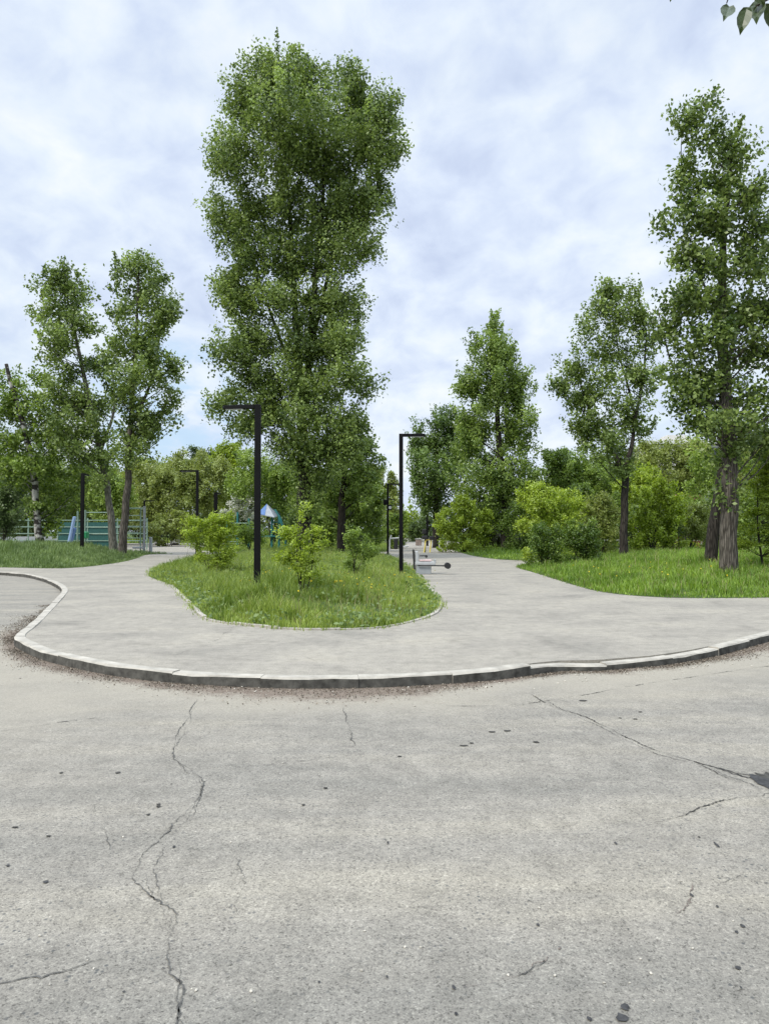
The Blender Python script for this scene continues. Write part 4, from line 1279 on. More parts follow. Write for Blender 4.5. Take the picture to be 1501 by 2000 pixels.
# right side background
bush('rounded mid-green tree behind the forked poplar', 1130, 58, [(1130, 905, 50, 34), (1095, 925, 40, 38), (1165, 930, 40, 34), (1130, 950, 54, 34), (1080, 890, 22, 18)], M['mid'], 0.18, 5.0, 'leafy_tree', 'tree', (0.6, 0.26), BT, 3, trunk_name='trunk', crown_name='crown')
bush('light green tree with its crown in front of the apartment block', 1300, 62, [(1280, 890, 40, 30), (1320, 895, 44, 30), (1260, 930, 40, 34), (1310, 935, 54, 34), (1360, 925, 38, 40), (1350, 890, 30, 26)], M['olive'], 0.18, 5.0, 'leafy_tree', 'tree', (0.6, 0.26), BT, 4, trunk_name='trunk', crown_name='crown', tintshift=0.05)
bush('dark green tree under the pale crown, beside the red house', 1330, 66, [(1330, 950, 30, 34), (1310, 975, 22, 26), (1345, 930, 22, 20)], M['dark'], 0.18, 5.0, 'leafy_tree', 'tree', (0.6, 0.26), BT, 3, trunk_name='trunk', crown_name='crown')
bush('mid-green tree between forked poplar and light green crown', 1230, 60, [(1195, 950, 36, 34), (1240, 950, 34, 30), (1170, 975, 30, 24)], M['mid'], 0.18, 5.0, 'leafy_tree', 'tree', (0.6, 0.26), BT, 3, trunk_name='trunk', crown_name='crown')
bush('fresh green tree standing behind the leaning trunk', 1375, 48, [(1375, 960, 30, 34), (1385, 910, 28, 30), (1360, 1000, 28, 28), (1400, 930, 30, 30)], M['mid'], 0.15, 4.5, 'leafy_tree', 'tree', (0.5, 0.22), BT, 3, trunk_name='trunk', crown_name='crown', tintshift=0.15)
bush('pale tree behind the big bare trunk with its crown against the sky', 1480, 64, [(1470, 890, 44, 30), (1510, 900, 50, 50), (1450, 935, 40, 34)], M['olive'], 0.2, 4.8, 'leafy_tree', 'tree', (0.7, 0.28), BT, 3, trunk_name='trunk', crown_name='crown')
# left background behind the court
bush('mid-green tree behind the court fence, left of the black lamp', 130, 72, [(120, 930, 50, 44), (60, 950, 60, 50), (150, 960, 40, 40), (110, 990, 60, 34), (20, 960, 44, 60)], M['mid'], 0.22, 4.6, 'leafy_tree', 'tree', (0.8, 0.32), BT, 4, trunk_name='trunk', crown_name='crown')
bush('fresh green tree between the two poplar trunks', 210, 66, [(205, 965, 44, 44), (180, 940, 34, 40), (230, 985, 34, 30), (200, 1005, 34, 26)], M['mid'], 0.2, 4.8, 'leafy_tree', 'tree', (0.7, 0.3), BT, 4, trunk_name='trunk', crown_name='crown', tintshift=0.12)
bush('green tree behind the ladder frame', 275, 80, [(270, 960, 40, 44), (285, 1010, 40, 36), (250, 1000, 34, 34)], M['olive'], 0.23, 4.6, 'leafy_tree', 'tree', (0.8, 0.32), BT, 3, trunk_name='trunk', crown_name='crown', tintshift=-0.15)
bush('grey-green old shrub with dark inside at the border of the court', 10, 46, [(5, 960, 36, 36), (15, 1000, 34, 36), (-20, 1010, 40, 50), (10, 1040, 36, 24)], M['blue'], 0.15, 4.8, 'bush', 'bush', (0.5, 0.2), None, 5, tintshift=-0.1)
# distant belt: separate trees so that the horizon stays closed from other positions
for k_, (a, dd_, hh_) in enumerate([(-60, 105, 885), (50, 112, 905), (180, 108, 915), (320, 120, 900), (470, 116, 925), (560, 118, 905), (640, 112, 935), (1080, 108, 925), (1200, 112, 905), (1420, 100, 895), (1560, 96, 890), (1700, 90, 880), (-220, 95, 880)]):
    bush(['tall green tree in the distant belt, left of the court', 'tree in the distant belt over the court', 'low round tree in the distant belt behind the poplar pair', 'tree in the distant belt behind the willow', 'tree in the distant belt behind the blossom',
          'taller tree in the distant belt behind the playground', 'low tree in the distant belt behind the tallest poplar', 'tree in the distant belt behind the lime bushes', 'tree in the distant belt behind the forked poplar',
          'tree in the distant belt behind the big bare trunk', 'tree in the distant belt beyond the larch', 'last tree of the distant belt beyond the larch', 'last tree of the distant belt beyond the court'][k_],
         a, dd_, [(a - 30, hh_ + 40, 40, 34), (a + 28, hh_ + 34, 40, 34), (a, hh_ + 78, 66, 40), (a + 5, hh_ + 24, 30, 26), (a - 10, 1025, 60, 30)], M[['mid', 'olive', 'dense'][k_ % 3]], 0.30, 4.2, 'leafy_tree', 'tree', (1.0, 0.45), 'trees of the distant belt', 2, trunk_name='trunk', crown_name='crown')

UB = 'dark undergrowth bushes at the back of the park'
for a_, d2, w2, h2, mt, lab in [(1000, 74, 60, 34, 'mid', 'low undergrowth bush behind the cone-shaped poplar'), (1080, 66, 54, 40, 'dark', 'dark undergrowth bush behind the largest lime bush'), (1165, 64, 50, 40, 'mid', 'green undergrowth bush behind the loose olive bush'),
                         (1235, 66, 46, 44, 'dark', 'dark undergrowth bush left of the spiky lime bush'), (1330, 70, 60, 40, 'mid', 'green undergrowth bush behind the red-brown hut'), (1425, 60, 60, 46, 'dark', 'dark undergrowth bush behind the big bare trunk'), (1500, 52, 60, 60, 'mid', 'green undergrowth bush behind the larch'),
                         (575, 74, 50, 34, 'dark', 'dark undergrowth bush left of the tallest poplar trunk'), (640, 66, 54, 40, 'mid', 'green undergrowth bush right of the tallest poplar trunk'), (450, 88, 60, 36, 'dark', 'dark undergrowth bush below the blossom tree'), (360, 96, 80, 34, 'dark', 'dark undergrowth bush below the willow'),
                         (260, 92, 60, 44, 'dark', 'dark undergrowth bush behind the wall bars'), (180, 78, 60, 44, 'dark', 'dark undergrowth bush behind the court fence by the black lamp'), (80, 80, 70, 50, 'dark', 'dark undergrowth bush behind the white mottled trunk'), (-30, 70, 70, 56, 'dark', 'dark undergrowth bush behind the grey-green shrub'), (720, 84, 44, 44, 'dark', 'dark undergrowth bush behind the pale slanting stems')]:
    py0 = 1037 + CAMZ * F / d2
    bush(lab, a_, d2, [(a_ - w2 * .5, py0 - h2 * .75, w2 * .55, h2 * .75), (a_ + w2 * .5, py0 - h2 * .7, w2 * .55, h2 * .7), (a_, py0 - h2 * 1.2, w2 * .6, h2 * .7)], M[mt], 0.0030 * d2, 4.6, group=UB, tuft=(0.6, 0.26), stems=3, branches=6)

MB_ = 'bright shrubs in the band behind the lawns'
for a_, d2, ya, w2, h2, mt, lab in [(1020, 50, 1020, 34, 44, 'mid', 'fresh shrub between the cone-shaped poplar and the largest lime bush'), (1120, 47, 985, 36, 40, 'mid', 'fresh shrub rising behind the largest lime bush'), (1215, 49, 1000, 34, 46, 'mid', 'fresh shrub behind the forked poplar trunk'),
                              (1325, 50, 1005, 34, 44, 'lime', 'bright shrub right of the spiky lime bush'), (1390, 46, 1010, 30, 46, 'mid', 'fresh shrub behind the leaning trunk, low'), (1450, 40, 1010, 34, 54, 'mid', 'fresh shrub between big bare trunk and larch'), (1250, 53, 940, 40, 34, 'lime', 'bright shrub high behind the spiky lime bush'),
                              (945, 56, 1030, 26, 30, 'mid', 'fresh shrub behind the rounded lime bush'), (615, 52, 1030, 30, 34, 'mid', 'fresh shrub right of the tallest poplar trunk'), (770, 60, 1030, 20, 34, 'mid', 'fresh shrub behind the pale grey fitness machine'),
                              (330, 70, 1020, 40, 26, 'olive', 'olive shrub under the willow')]:
    bush(lab, a_, d2, [(a_ - w2 * .5, ya + 8, w2 * .6, h2 * .7), (a_ + w2 * .5, ya, w2 * .6, h2 * .75), (a_, ya - h2 * .35, w2 * .5, h2 * .5), (a_, ya + h2 * .5, w2 * .8, h2 * .4)], M[mt], 0.0028 * d2, 4.4, group=MB_, tuft=(0.5, 0.2), stems=4, branches=8, skirt=20)

# shrubs of the right lawn
LB = 'lime-green bushes along the path'
bush('rounded lime-green bush where the path bends, alone beside the poplar wall', 905, 50, [(890, 1010, 30, 28), (925, 1015, 28, 30), (905, 1035, 44, 26), (905, 985, 22, 14), (880, 1035, 24, 22), (935, 1040, 20, 18)], M['lime'], 0.13, 5.2, group=LB, tintshift=-0.05, skirt=26)
bush('largest lime-green bush, bright on top, above the two dark low bushes', 1078, 36, [(1050, 985, 34, 30), (1090, 990, 44, 34), (1075, 1020, 54, 30), (1040, 960, 18, 18), (1110, 1020, 28, 26), (1085, 965, 30, 14)], M['lime'], 0.11, 5.2, group=LB, tintshift=0.04, skirt=24)
bush('tall spiky lime-green bush with upright shoots next to the forked poplar', 1275, 43, [(1255, 985, 26, 34), (1285, 975, 20, 34), (1305, 985, 22, 30), (1265, 1015, 40, 30), (1310, 1015, 30, 28), (1290, 1045, 36, 20), (1240, 975, 12, 18), (1290, 955, 8, 20), (1310, 965, 8, 18)], M['lime'], 0.12, 4.8, group=LB, up=1.3, tuft=(0.6, 0.13), skirt=30)
bush('loose olive-green bush between largest lime bush and forked poplar', 1165, 42, [(1160, 995, 30, 30), (1185, 1005, 26, 30), (1150, 1020, 30, 26), (1180, 1040, 30, 22)], M['olive'], 0.12, 5.0, tintshift=-0.02, skirt=30)
bush('thin light bush in front of the white rail fence', 1345, 44, [(1345, 1010, 30, 26), (1365, 1035, 24, 22), (1335, 1040, 26, 20), (1375, 1000, 20, 24)], M['olive'], 0.12, 3.4)
bush('small very dark bush in the middle of the bank', 1298, 44, [(1300, 1040, 22, 24), (1305, 1020, 16, 18)], M['dark'], 0.12, 5.2)
bush('low dark bush at the tip of the right-hand lawn', 1062, 30, [(1055, 1055, 26, 24), (1068, 1075, 26, 18), (1045, 1075, 18, 16), (1080, 1050, 16, 20)], M['mid'], 0.085, 5.0, tintshift=-0.38, tuft=(0.3, 0.12), skirt=22)
bush('low dark bush beside its twin, nearer the forked poplar', 1135, 31, [(1130, 1045, 26, 24), (1145, 1065, 24, 18), (1120, 1065, 18, 16), (1150, 1040, 16, 18)], M['mid'], 0.085, 5.0, tintshift=-0.38, tuft=(0.3, 0.12), skirt=22)
bush('grey-brown twiggy shrub among pale stems', 985, 56, [(975, 1050, 22, 14), (995, 1052, 16, 12), (980, 1060, 26, 8)], M['greybrown'], 0.14, 4.0)
bush('dark bushes under the cone-shaped poplar', 965, 60, [(960, 1040, 26, 22), (1005, 1045, 24, 20), (985, 1030, 20, 18)], M['dark'], 0.16, 4.6, tintshift=0.1)
bush('feathery yellow-green larch with layered branches at the edge of the bank', 1490, 23, [(1470, 945, 24, 12), (1500, 920, 30, 14), (1480, 975, 36, 12), (1510, 960, 40, 16), (1470, 1005, 30, 10), (1505, 1000, 44, 14), (1475, 1035, 40, 12), (1510, 1035, 40, 14), (1480, 1062, 36, 10), (1520, 1070, 40, 18), (1500, 890, 20, 18), (1540, 940, 40, 60), (1545, 1040, 40, 50)], M['lime'], 0.06, 4.6,
     'larch_tree', 'tree', (0.45, 0.10), None, 1, flat=0.6, up=0.0, branches=60, tintshift=-0.18, trunk_name='trunk', crown_name='crown')
# saplings of the island
IS = 'young saplings on the planted island'
b1 = stand(430, 1122)
bush('bushy yellow-green sapling in the corner of the island nearest the parking bay', 415, b1[1], [(380, 1035, 28, 20), (432, 1040, 28, 26), (400, 1060, 40, 18), (440, 1075, 28, 22), (415, 1092, 30, 16), (395, 1020, 28, 12), (428, 1015, 18, 14), (370, 1055, 16, 14), (430, 1105, 20, 12)], M['lime'], 0.055, 4.2, 'sapling', 'sapling', (0.30, 0.08), IS, 5, stemw=0.45, flat=0.35, up=0.5, tintshift=-0.02, crown_name='foliage')
b2 = stand(590, 1164)
bush('thin-stemmed sapling with a spiky top in the middle of the island', 590, b2[1], [(590, 1005, 7, 20), (575, 1055, 26, 24), (612, 1060, 18, 22), (618, 1032, 8, 16), (590, 1090, 34, 22), (600, 1120, 24, 14), (565, 1040, 14, 14), (555, 1085, 14, 14)], M['lime'], 0.05, 3.6, 'sapling', 'sapling', (0.28, 0.07), IS, 5, stemw=0.4, flat=0.3, up=0.6, tintshift=0.0)
b3 = stand(692, 1131)
bush('darker low sapling of the island nearest the shorter black lamp', 692, b3[1], [(700, 1062, 22, 16), (715, 1080, 18, 16), (685, 1085, 22, 14), (695, 1108, 22, 14), (685, 1045, 10, 14)], M['mid'], 0.055, 3.8, 'sapling', 'sapling', (0.30, 0.08), IS, 5, stemw=0.45, flat=0.3, tintshift=0.08)
bush('round green bush between island and playground, behind the taller near lamp', 490, 44, [(490, 1040, 24, 22), (475, 1050, 18, 16), (508, 1050, 16, 16)], M['mid'], 0.12, 4.6, tintshift=0.22)

# ------------------------------------------------------------------ the tree overhead whose twigs hang into the picture
ov = np.array([5.6, 2.6, ROADZ - 0.02])
root = thing('overhanging_tree', 'tree beside the road whose leafy twig hangs into the top corner of the picture', 'tree', ov)
mb = MB()
mb.tube([(0, 0, 0), (0.05, 0.05, 2.0), (-0.1, 0.1, 4.2), (0.1, 0, 6.5)], [0.22, 0.18, 0.13, 0.05], 12)
tw = at(1462, 8, 2.6)
twig = [np.array([5.5, 2.65, 3.9]), np.array([3.6, 2.75, 4.25]), np.array([2.2, 2.7, 3.95]), at(1540, -25, 2.65), at(1475, 12, 2.6)]
mb.tube([p - ov for p in twig], [0.06, 0.035, 0.016, 0.006, 0.003], 7)
tw2 = [twig[2], at(1440, -60, 2.6), at(1418, 6, 2.58)]
mb.tube([p - ov for p in tw2], [0.009, 0.005, 0.002], 6)
mb.build('trunk', M['bark'], root, smooth=True)
LP, LA, LS = [], [], []
for (ax_, ay_), (bx_, by_) in [((1424, 10), (1412, 40)), ((1458, 12), (1444, 68)), ((1478, 2), (1476, 46)), ((1496, 6), (1503, 58)), ((1440, -30), (1428, -5)), ((1312, -25), (1308, 3)), ((1470, -20), (1492, 12)), ((1515, -10), (1525, 40)), ((1460, -40), (1440, -12)), ((1490, -10), (1470, 22))]:
    a_ = at(ax_, ay_, 2.6 + rng.normal(0, .03)); b_ = at(bx_, by_, 2.6 + rng.normal(0, .03))
    LP.append((a_ + b_) / 2); LA.append((b_ - a_) / np.linalg.norm(b_ - a_)); LS.append(np.linalg.norm(b_ - a_))
lv, lf = [], []
for p_, a_, s_ in zip(LP, LA, LS):
    # a real leaf outline, folded along the midrib
    side = np.cross(a_, np.array([0.15, 1, 0.1]) + rng.normal(0, .35, 3)); side /= np.linalg.norm(side)
    nrm = np.cross(a_, side)
    prof = [(-0.5, 0.0), (-0.42, 0.11), (-0.25, 0.21), (-0.05, 0.24), (0.18, 0.18), (0.36, 0.08), (0.5, 0.0)]
    b_ = len(lv)
    for s0, h0 in prof:
        lv.append(p_ + a_ * s0 * s_ - nrm * 0.04 * s_ * (s0 * 2) ** 2)
    for sg in (1, -1):
        for s0, h0 in prof[1:-1]:
            lv.append(p_ + a_ * s0 * s_ + side * h0 * s_ * sg + nrm * 0.06 * s_)
    for sg in (0, 1):
        o0 = b_ + 7 + sg * 5
        lf.append((b_, o0, b_ + 1, b_ + 1)[:3] + ())
        for q_ in range(4):
            lf.append((b_ + 1 + q_, o0 + q_, o0 + q_ + 1, b_ + 2 + q_))
        lf.append((b_ + 5, o0 + 4, b_ + 6))
me = bpy.data.meshes.new('twig_leaves')
me.from_pydata([tuple(v - ov) for v in lv], [], lf)
M['twigleaf'] = mat_leaf('dark_green_twig_leaf', (0.03, 0.05, 0.012), (0.07, 0.105, 0.025), 0.16)  # dark green leaf colour, only slightly translucent
me.materials.append(M['twigleaf']); me.update()
a = me.attributes.new('tint', 'FLOAT', 'FACE'); a.data.foreach_set('value', np.full(len(me.polygons), 0.35, np.float32))
link('twig_leaves', me, root)
nl = 2600
c_ = np.array([[5.6, 2.6, 6.2], [4.6, 2.9, 5.6], [6.4, 2.2, 5.6], [5.6, 3.6, 6.8], [5.0, 1.6, 6.2]])
P = c_[rng.integers(0, 5, nl)] + rng.normal(0, 1, (nl, 3)) * [0.55, 0.6, 0.55]
ax = rng.normal(0, 1, (nl, 3)); ax[:, 2] -= 0.8; ax /= np.linalg.norm(ax, axis=1)[:, None]
V_, F_ = leaf_quads(P - ov, 0.09, 0.65, ax)
link('crown', mesh_np('crown', V_, F_, M['poplar2'], tint=np.clip(rng.normal(.45, .2, nl), 0, 1)), root)


# ------------------------------------------------------------------ lamps
def lamp(label, base, arm_dir, armlen=0.95, H=4.6, w_=0.13, group='black angular street lamps', extra=None, yaw=0.0):
    root_ = thing('street_lamp', label, 'street lamp', base, group, yaw)
    mb_ = MB(); mb_.box((0, 0, (H - 0.004) / 2 - 0.1), (w_, w_, H + 0.2 - 0.004), ch=0.008); mb_.build('pole', M['black'], root_)
    mb_ = MB(); mb_.box((0, 0, 0.01), (0.3, 0.3, 0.02), ch=0.004)
    for sx_ in (-1, 1):
        for sy_ in (-1, 1):
            mb_.tube([(sx_ * .11, sy_ * .11, .02), (sx_ * .11, sy_ * .11, .045)], 0.012, 6)
    mb_.build('base_plate', M['black'], root_)
    ax_, ay_ = arm_dir
    s_ = w_ / 2 + 0.001
    cx_, cy_ = ax_ * (armlen / 2 + s_ - 0.001), ay_ * (armlen / 2 + s_ - 0.001)
    rz = math.atan2(ay_, ax_)
    mb_ = MB(); mb_.box((cx_, cy_, H - 0.05), (armlen - 0.002, w_ * 0.98, 0.09), rz=rz, ch=0.006)
    arm = mb_.build('arm', M['black'], root_)
    mb_ = MB(); mb_.box((cx_ + ax_ * armlen * 0.16, cy_ + ay_ * armlen * 0.16, H - 0.1), (armlen * 0.55, w_ * 0.7, 0.012), rz=rz); mb_.build('diffuser', M['lampglass'], arm)
    return root_


def height_to(base, top_py):
    return at(0, top_py, base[1])[2] - base[2]


l1 = stand(502, 1155)
lamp('taller-looking black lamp at the front of the island, arm towards the parking bay', l1, (-0.985, 0.17), at(502, 800, l1[1])[0] - at(438, 800, l1[1])[0], height_to(l1, 790), 0.135)
l2 = stand(783, 1129)
lamp('black lamp at the path side of the island, arm over the grey fitness machine', l2, (1, 0), at(829, 800, l2[1])[0] - at(786, 800, l2[1])[0], height_to(l2, 847), 0.125)
l3 = stand_d(385, 37.0)
lamp('black lamp in front of the willow, arm towards the court', l3, (-1, 0), 0.82, height_to(l3, 918), 0.13)
l4 = stand_d(757, 46.0)
lroot = lamp('black lamp carrying loudspeakers on the far side of the cross path', l4, (1, 0), 0.75, height_to(l4, 944), 0.13)
kz = l4[1] / F
zz = at(757, 985, l4[1])[2] - l4[2]
for dx_, z_ in ((-0.16, zz + 0.12), (0.14, zz - 0.22)):
    mb = MB(); mb.box((dx_, -0.12, z_), (0.24, 0.26, 0.34), ch=0.03); spk = mb.build('loudspeaker', M['black'], lroot)
    mb = MB(); mb.tube([(dx_, -0.255, z_), (dx_, -0.275, z_)], [0.085, 0.10], 12); mb.build('grille', M['lampglass'] if z_ < zz else M['black'], spk)
mb = MB(); mb.box((0.25, 0, zz + 0.32), (0.42, 0.05, 0.05)); mb.build('bracket', M['black'], lroot)
l5 = stand_d(161, 40.0)
lamp('black lamp among the exercise frames with its arm end-on', l5, (-0.1, 0.99), 0.8, height_to(l5, 924), 0.17)
l6 = stand_d(282, 70)
lamp('far small black lamp above the ladder frame', l6, (1, 0), 0.9, height_to(l6, 977), 0.15)
l7 = stand_d(314, 88)
lamp('far thin black lamp standing by the concrete planters', l7, (-1, 0.1), 0.9, height_to(l7, 987), 0.16)
l8 = stand_d(421, 58)
lamp('black lamp between willow and blossom tree, arm end-on', l8, (0.1, 0.99), 0.8, height_to(l8, 962), 0.26)
l9 = stand_d(834, 72)
lamp('black lamp in front of the poplar wall, arm over the path', l9, (-1, 0), 1.0, height_to(l9, 966), 0.2)
l10 = stand_d(822, 135)
lamp('second farthest lamp down the path', l10, (-1, 0), 1.0, 4.6, 0.2)
l11 = stand_d(800, 175)
lamp('farthest lamp at the end of the path', l11, (1, 0), 1.1, 4.6, 0.22)

# ------------------------------------------------------------------ fitness machine on the path
M['grey'] = mat_simple('grey_painted_steel', (0.30, 0.32, 0.33), 0.5, var=0.1)
M['greylight'] = mat_simple('light_grey_panel', (0.44, 0.45, 0.45), 0.5, var=0.1)
M['rubber'] = mat_simple('black_rubber', (0.02, 0.02, 0.021), 0.7, var=0.2)
M['pink'] = mat_simple('faded_pink_seat', (0.55, 0.40, 0.38), 0.6, var=0.15)
fb = stand(832, 1121)
fm = thing('fitness_machine', 'grey outdoor fitness machine with a seat and a black lever ending in a round pad', 'fitness machine', (fb[0], fb[1], 0.0))
k = fb[1] / F


def fx(px): return (px - 832) * k
def fz(py): return at(832, py, fb[1])[2]


mb = MB(); mb.box(((fx(812) + fx(841)) / 2, 0, fz(1104) / 2), (fx(841) - fx(812), 0.42, fz(1104)), ch=0.012); mb.build('base_block', M['grey'], fm)
mb = MB(); mb.box(((fx(810) + fx(849)) / 2, 0, (fz(1103) + fz(1097)) / 2 + 0.003), (fx(849) - fx(810), 0.46, fz(1097) - fz(1103) - 0.004), ch=0.01); seat = mb.build('seat', M['greylight'], fm)
mb = MB(); mb.box(((fx(818) + fx(842)) / 2, -0.02, fz(1094.5)), (fx(842) - fx(818), 0.36, 0.05), ch=0.015); mb.build('seat_pad', M['pink'], seat)
mb = MB(); mb.box((fx(813.5), 0, (fz(1104) + fz(1077)) / 2), (0.10, 0.44, fz(1077) - fz(1104)), ry=-0.05, ch=0.012); mb.build('backrest', M['greylight'], fm)
mb = MB(); mb.box((fx(808), 0.0, (fz(1112) + fz(1073)) / 2), (0.055, 0.38, fz(1073) - fz(1112)), ry=-0.06, ch=0.01); mb.build('back_pad', M['rubber'], fm)
mb = MB(); mb.tube([(fx(815), -0.26, fz(1104)), (fx(850), -0.27, fz(1104)), (fx(869), -0.27, fz(1104.5))], 0.022, 8); lev = mb.build('lever', M['rubber'], fm, smooth=True)
mb = MB(); mb.tube([(fx(872), -0.44, fz(1104)), (fx(872), -0.12, fz(1104))], [0.105, 0.105], 18); mb.build('round_pad', M['rubber'], lev)
mb = MB(); mb.tube([(fx(820), 0.24, fz(1086)), (fx(833), 0.26, fz(1086)), (fx(833), 0.26, fz(1090))], 0.02, 8); mb.tube([(fx(833), 0.16, fz(1087)), (fx(833), 0.34, fz(1087))], 0.045, 10); mb.build('hand_grip', M['rubber'], fm)
mb = MB(); mb.box((fx(848.5), 0, fz(1096)), (0.05, 0.40, 0.13), ch=0.01); mb.build('front_bracket', M['grey'], fm)

M['yellow'] = mat_simple('yellow_painted_steel', (0.62, 0.50, 0.10), 0.5, var=0.1)
yb = stand(833, 1079)
ym = thing('fitness_machine', 'fitness machine with yellow slanting legs and black pads farther along the path', 'fitness machine', (yb[0], yb[1], 0))
k = yb[1] / F
for a_, b_ in ((-7, -2), (7, 9)):
    mb = MB(); mb.tube([(a_ * k * 0.8, -0.2, 0), (b_ * k, 0, at(0, 1055, yb[1])[2])], 0.045, 8); mb.build('leg', M['yellow'], ym)
mb = MB(); mb.tube([(-2 * k, 0, 0.88), (9 * k, 0, 0.88)], 0.05, 8); mb.build('cross_bar', M['yellow'], ym)
mb = MB(); mb.box((-4 * k, 0, 1.05), (0.42, 0.28, 0.22), ch=0.04); mb.build('pad', M['rubber'], ym)
mb = MB(); mb.box((10 * k, 0, 1.0), (0.34, 0.28, 0.26), ch=0.04); mb.build('pad', M['rubber'], ym)
mb = MB(); mb.tube([(-3 * k, 0.1, 0), (-3.5 * k, 0.1, 1.55)], 0.05, 8); mb.box((-5 * k, 0.1, 1.45), (0.3, 0.2, 0.35), ch=0.04); mb.build('upright', M['rubber'], ym)

gb = stand_d(772, 52)
gm = thing('fitness_machine', 'pale grey framed fitness machine half hidden behind the shorter near lamp', 'fitness machine', gb)
mb = MB(); mb.tube([(-0.42, 0, 0), (-0.42, 0, 0.85), (-0.30, 0, 1.2)], 0.06, 8); mb.build('post', M['greylight'], gm)
mb = MB(); mb.tube([(0.42, 0, 0), (0.34, 0, 0.9), (0.30, 0, 1.2)], 0.07, 8); mb.build('post', M['greylight'], gm)
mb = MB(); mb.tube([(-0.40, 0, 0.95), (0.34, 0, 1.0)], 0.05, 8); mb.build('cross_bar', M['greylight'], gm)
mb = MB(); mb.box((0.02, 0.05, 0.55), (0.28, 0.2, 0.75), ch=0.05); mb.build('pad', M['rubber'], gm)
mb = MB(); mb.tube([(0.5, -0.1, 0.35), (0.95, -0.1, 0.40)], 0.05, 8); mb.build('foot_lever', M['greylight'], gm)

M['stonepink'] = mat_simple('pinkish_stone', (0.24, 0.19, 0.165), 0.9, var=0.3, scale=4, bump=0.4)
M['rock'] = mat_simple('dark_rock', (0.075, 0.075, 0.072), 0.9, var=0.5, scale=2.5, bump=0.6)
M['conc'] = mat_simple('planter_concrete', (0.36, 0.36, 0.345), 0.9, var=0.2, scale=4, bump=0.2)


def rock(name, label, base, size, mat, seed):
    r_ = np.random.default_rng(seed)
    import bmesh
    bm = bmesh.new()
    bmesh.ops.create_icosphere(bm, subdivisions=3, radius=1)
    ax_ = r_.normal(0, 1, (9, 3)); ax_ /= np.linalg.norm(ax_, axis=1)[:, None]
    for v in bm.verts:
        c = np.array(v.co)
        f = 1.0
        for a_ in ax_:
            f = min(f, 0.78 / max(c @ a_, 0.3))
        c = c * f * (1 + r_.normal(0, 0.02))
        v.co = Vector((c[0] * size[0], c[1] * size[1], max(c[2] * size[2] + size[2] * 0.6, -0.05)))
    me_ = bpy.data.meshes.new(name); bm.to_mesh(me_); bm.free(); me_.materials.append(mat)
    return tag(link(name, me_, loc=base), label, 'rock')


rock('boulder', 'dark grey boulder in the grass under the largest lime bush', stand_d(1012, 56), (0.5, 0.4, 0.75), M['rock'], 3)
pbx = thing('stone_planter', 'pinkish brown stone planter beside the yellow fitness machine', 'planter', stand_d(817, 74))
mb = MB(); mb.box((0, 0, 0.31), (0.62, 0.5, 0.62), ch=0.04); mb.build('tub', M['stonepink'], pbx)
mb = MB(); mb.box((0, 0, 0.66), (0.72, 0.6, 0.07), ch=0.02); mb.build('rim', M['conc'], pbx)


def planter(label, px, d):
    b = stand_d(px, d)
    r_ = thing('concrete_planter', label, 'planter', b, 'small concrete planters by the court path')
    mb_ = MB(); mb_.box((0, 0, 0.09), (0.62, 0.45, 0.18)); mb_.build('foot', M['rubber'], r_)
    mb_ = MB(); mb_.box((0, 0, 0.40), (0.95, 0.75, 0.42), ch=0.06); mb_.build('tub', M['conc'], r_)
    return r_


planter('concrete planter at the foot of the far thin lamp', 311, 75)
planter('concrete planter standing free on the path under the willow', 343, 76)

# ------------------------------------------------------------------ exercise yard behind the left bank
M['greenpale'] = mat_simple('pale_green_paint', (0.20, 0.29, 0.23), 0.5, var=0.12)
M['teal'] = mat_simple('teal_board', (0.018, 0.085, 0.075), 0.6, var=0.2)
M['tealbright'] = mat_simple('teal_paint', (0.03, 0.17, 0.17), 0.5, var=0.2)
M['bluep'] = mat_simple('blue_paint', (0.09, 0.18, 0.40), 0.45, var=0.1)
M['bluelight'] = mat_simple('light_blue_paint', (0.28, 0.40, 0.62), 0.45, var=0.1)
M['greenp'] = mat_simple('green_seat', (0.02, 0.20, 0.08), 0.5, var=0.1)
M['white'] = mat_simple('white_paint', (0.33, 0.35, 0.38), 0.6, var=0.08)
M['fencew'] = mat_simple('weathered_white_paint', (0.42, 0.42, 0.39), 0.7, var=0.15)
d_ = 49.0


def Z(py, d): return at(750, py, d)[2]
def X(px, d): return (px - CX) / F * d


lb = np.array([X(265, d_), d_, 0.0])
lf_ = thing('wall_bars', 'pale green wall bars with grey end post beside the leaning poplar trunk', 'exercise frame', lb)
for px_, top in ((243, 992), (275, 992)):
    mb = MB(); mb.tube([(X(px_, d_) - lb[0], 0, 0), (X(px_, d_) - lb[0], 0, Z(top, d_))], 0.045, 8); mb.build('post', M['greenpale'], lf_)
mb = MB(); mb.tube([(X(285, d_) - lb[0], -0.3, 0), (X(285, d_) - lb[0], -0.3, Z(989, d_))], 0.085, 10); mb.build('post', M['grey'], lf_)
mb = MB(); mb.box(((X(244, d_) + X(285, d_)) / 2 - lb[0], -0.12, Z(993, d_)), (X(285, d_) - X(244, d_), 0.10, 0.10), ch=0.01); mb.build('top_bar', M['greenpale'], lf_)
for py_ in (1007, 1017, 1028, 1041, 1051):
    mb = MB(); mb.tube([(X(243, d_) - lb[0], 0, Z(py_, d_)), (X(275, d_) - lb[0], 0, Z(py_, d_))], 0.032, 6); mb.build('rung', M['greenpale'], lf_)
mb = MB(); mb.box((X(294, d_) - lb[0], 0.1, Z(1056, d_) / 2), (0.16, 0.3, Z(1042, d_)), ch=0.02); mb.box((X(270, d_) - lb[0], 0.1, 0.35), (0.7, 0.4, 0.12), ch=0.02); mb.build('bench', M['grey'], lf_)

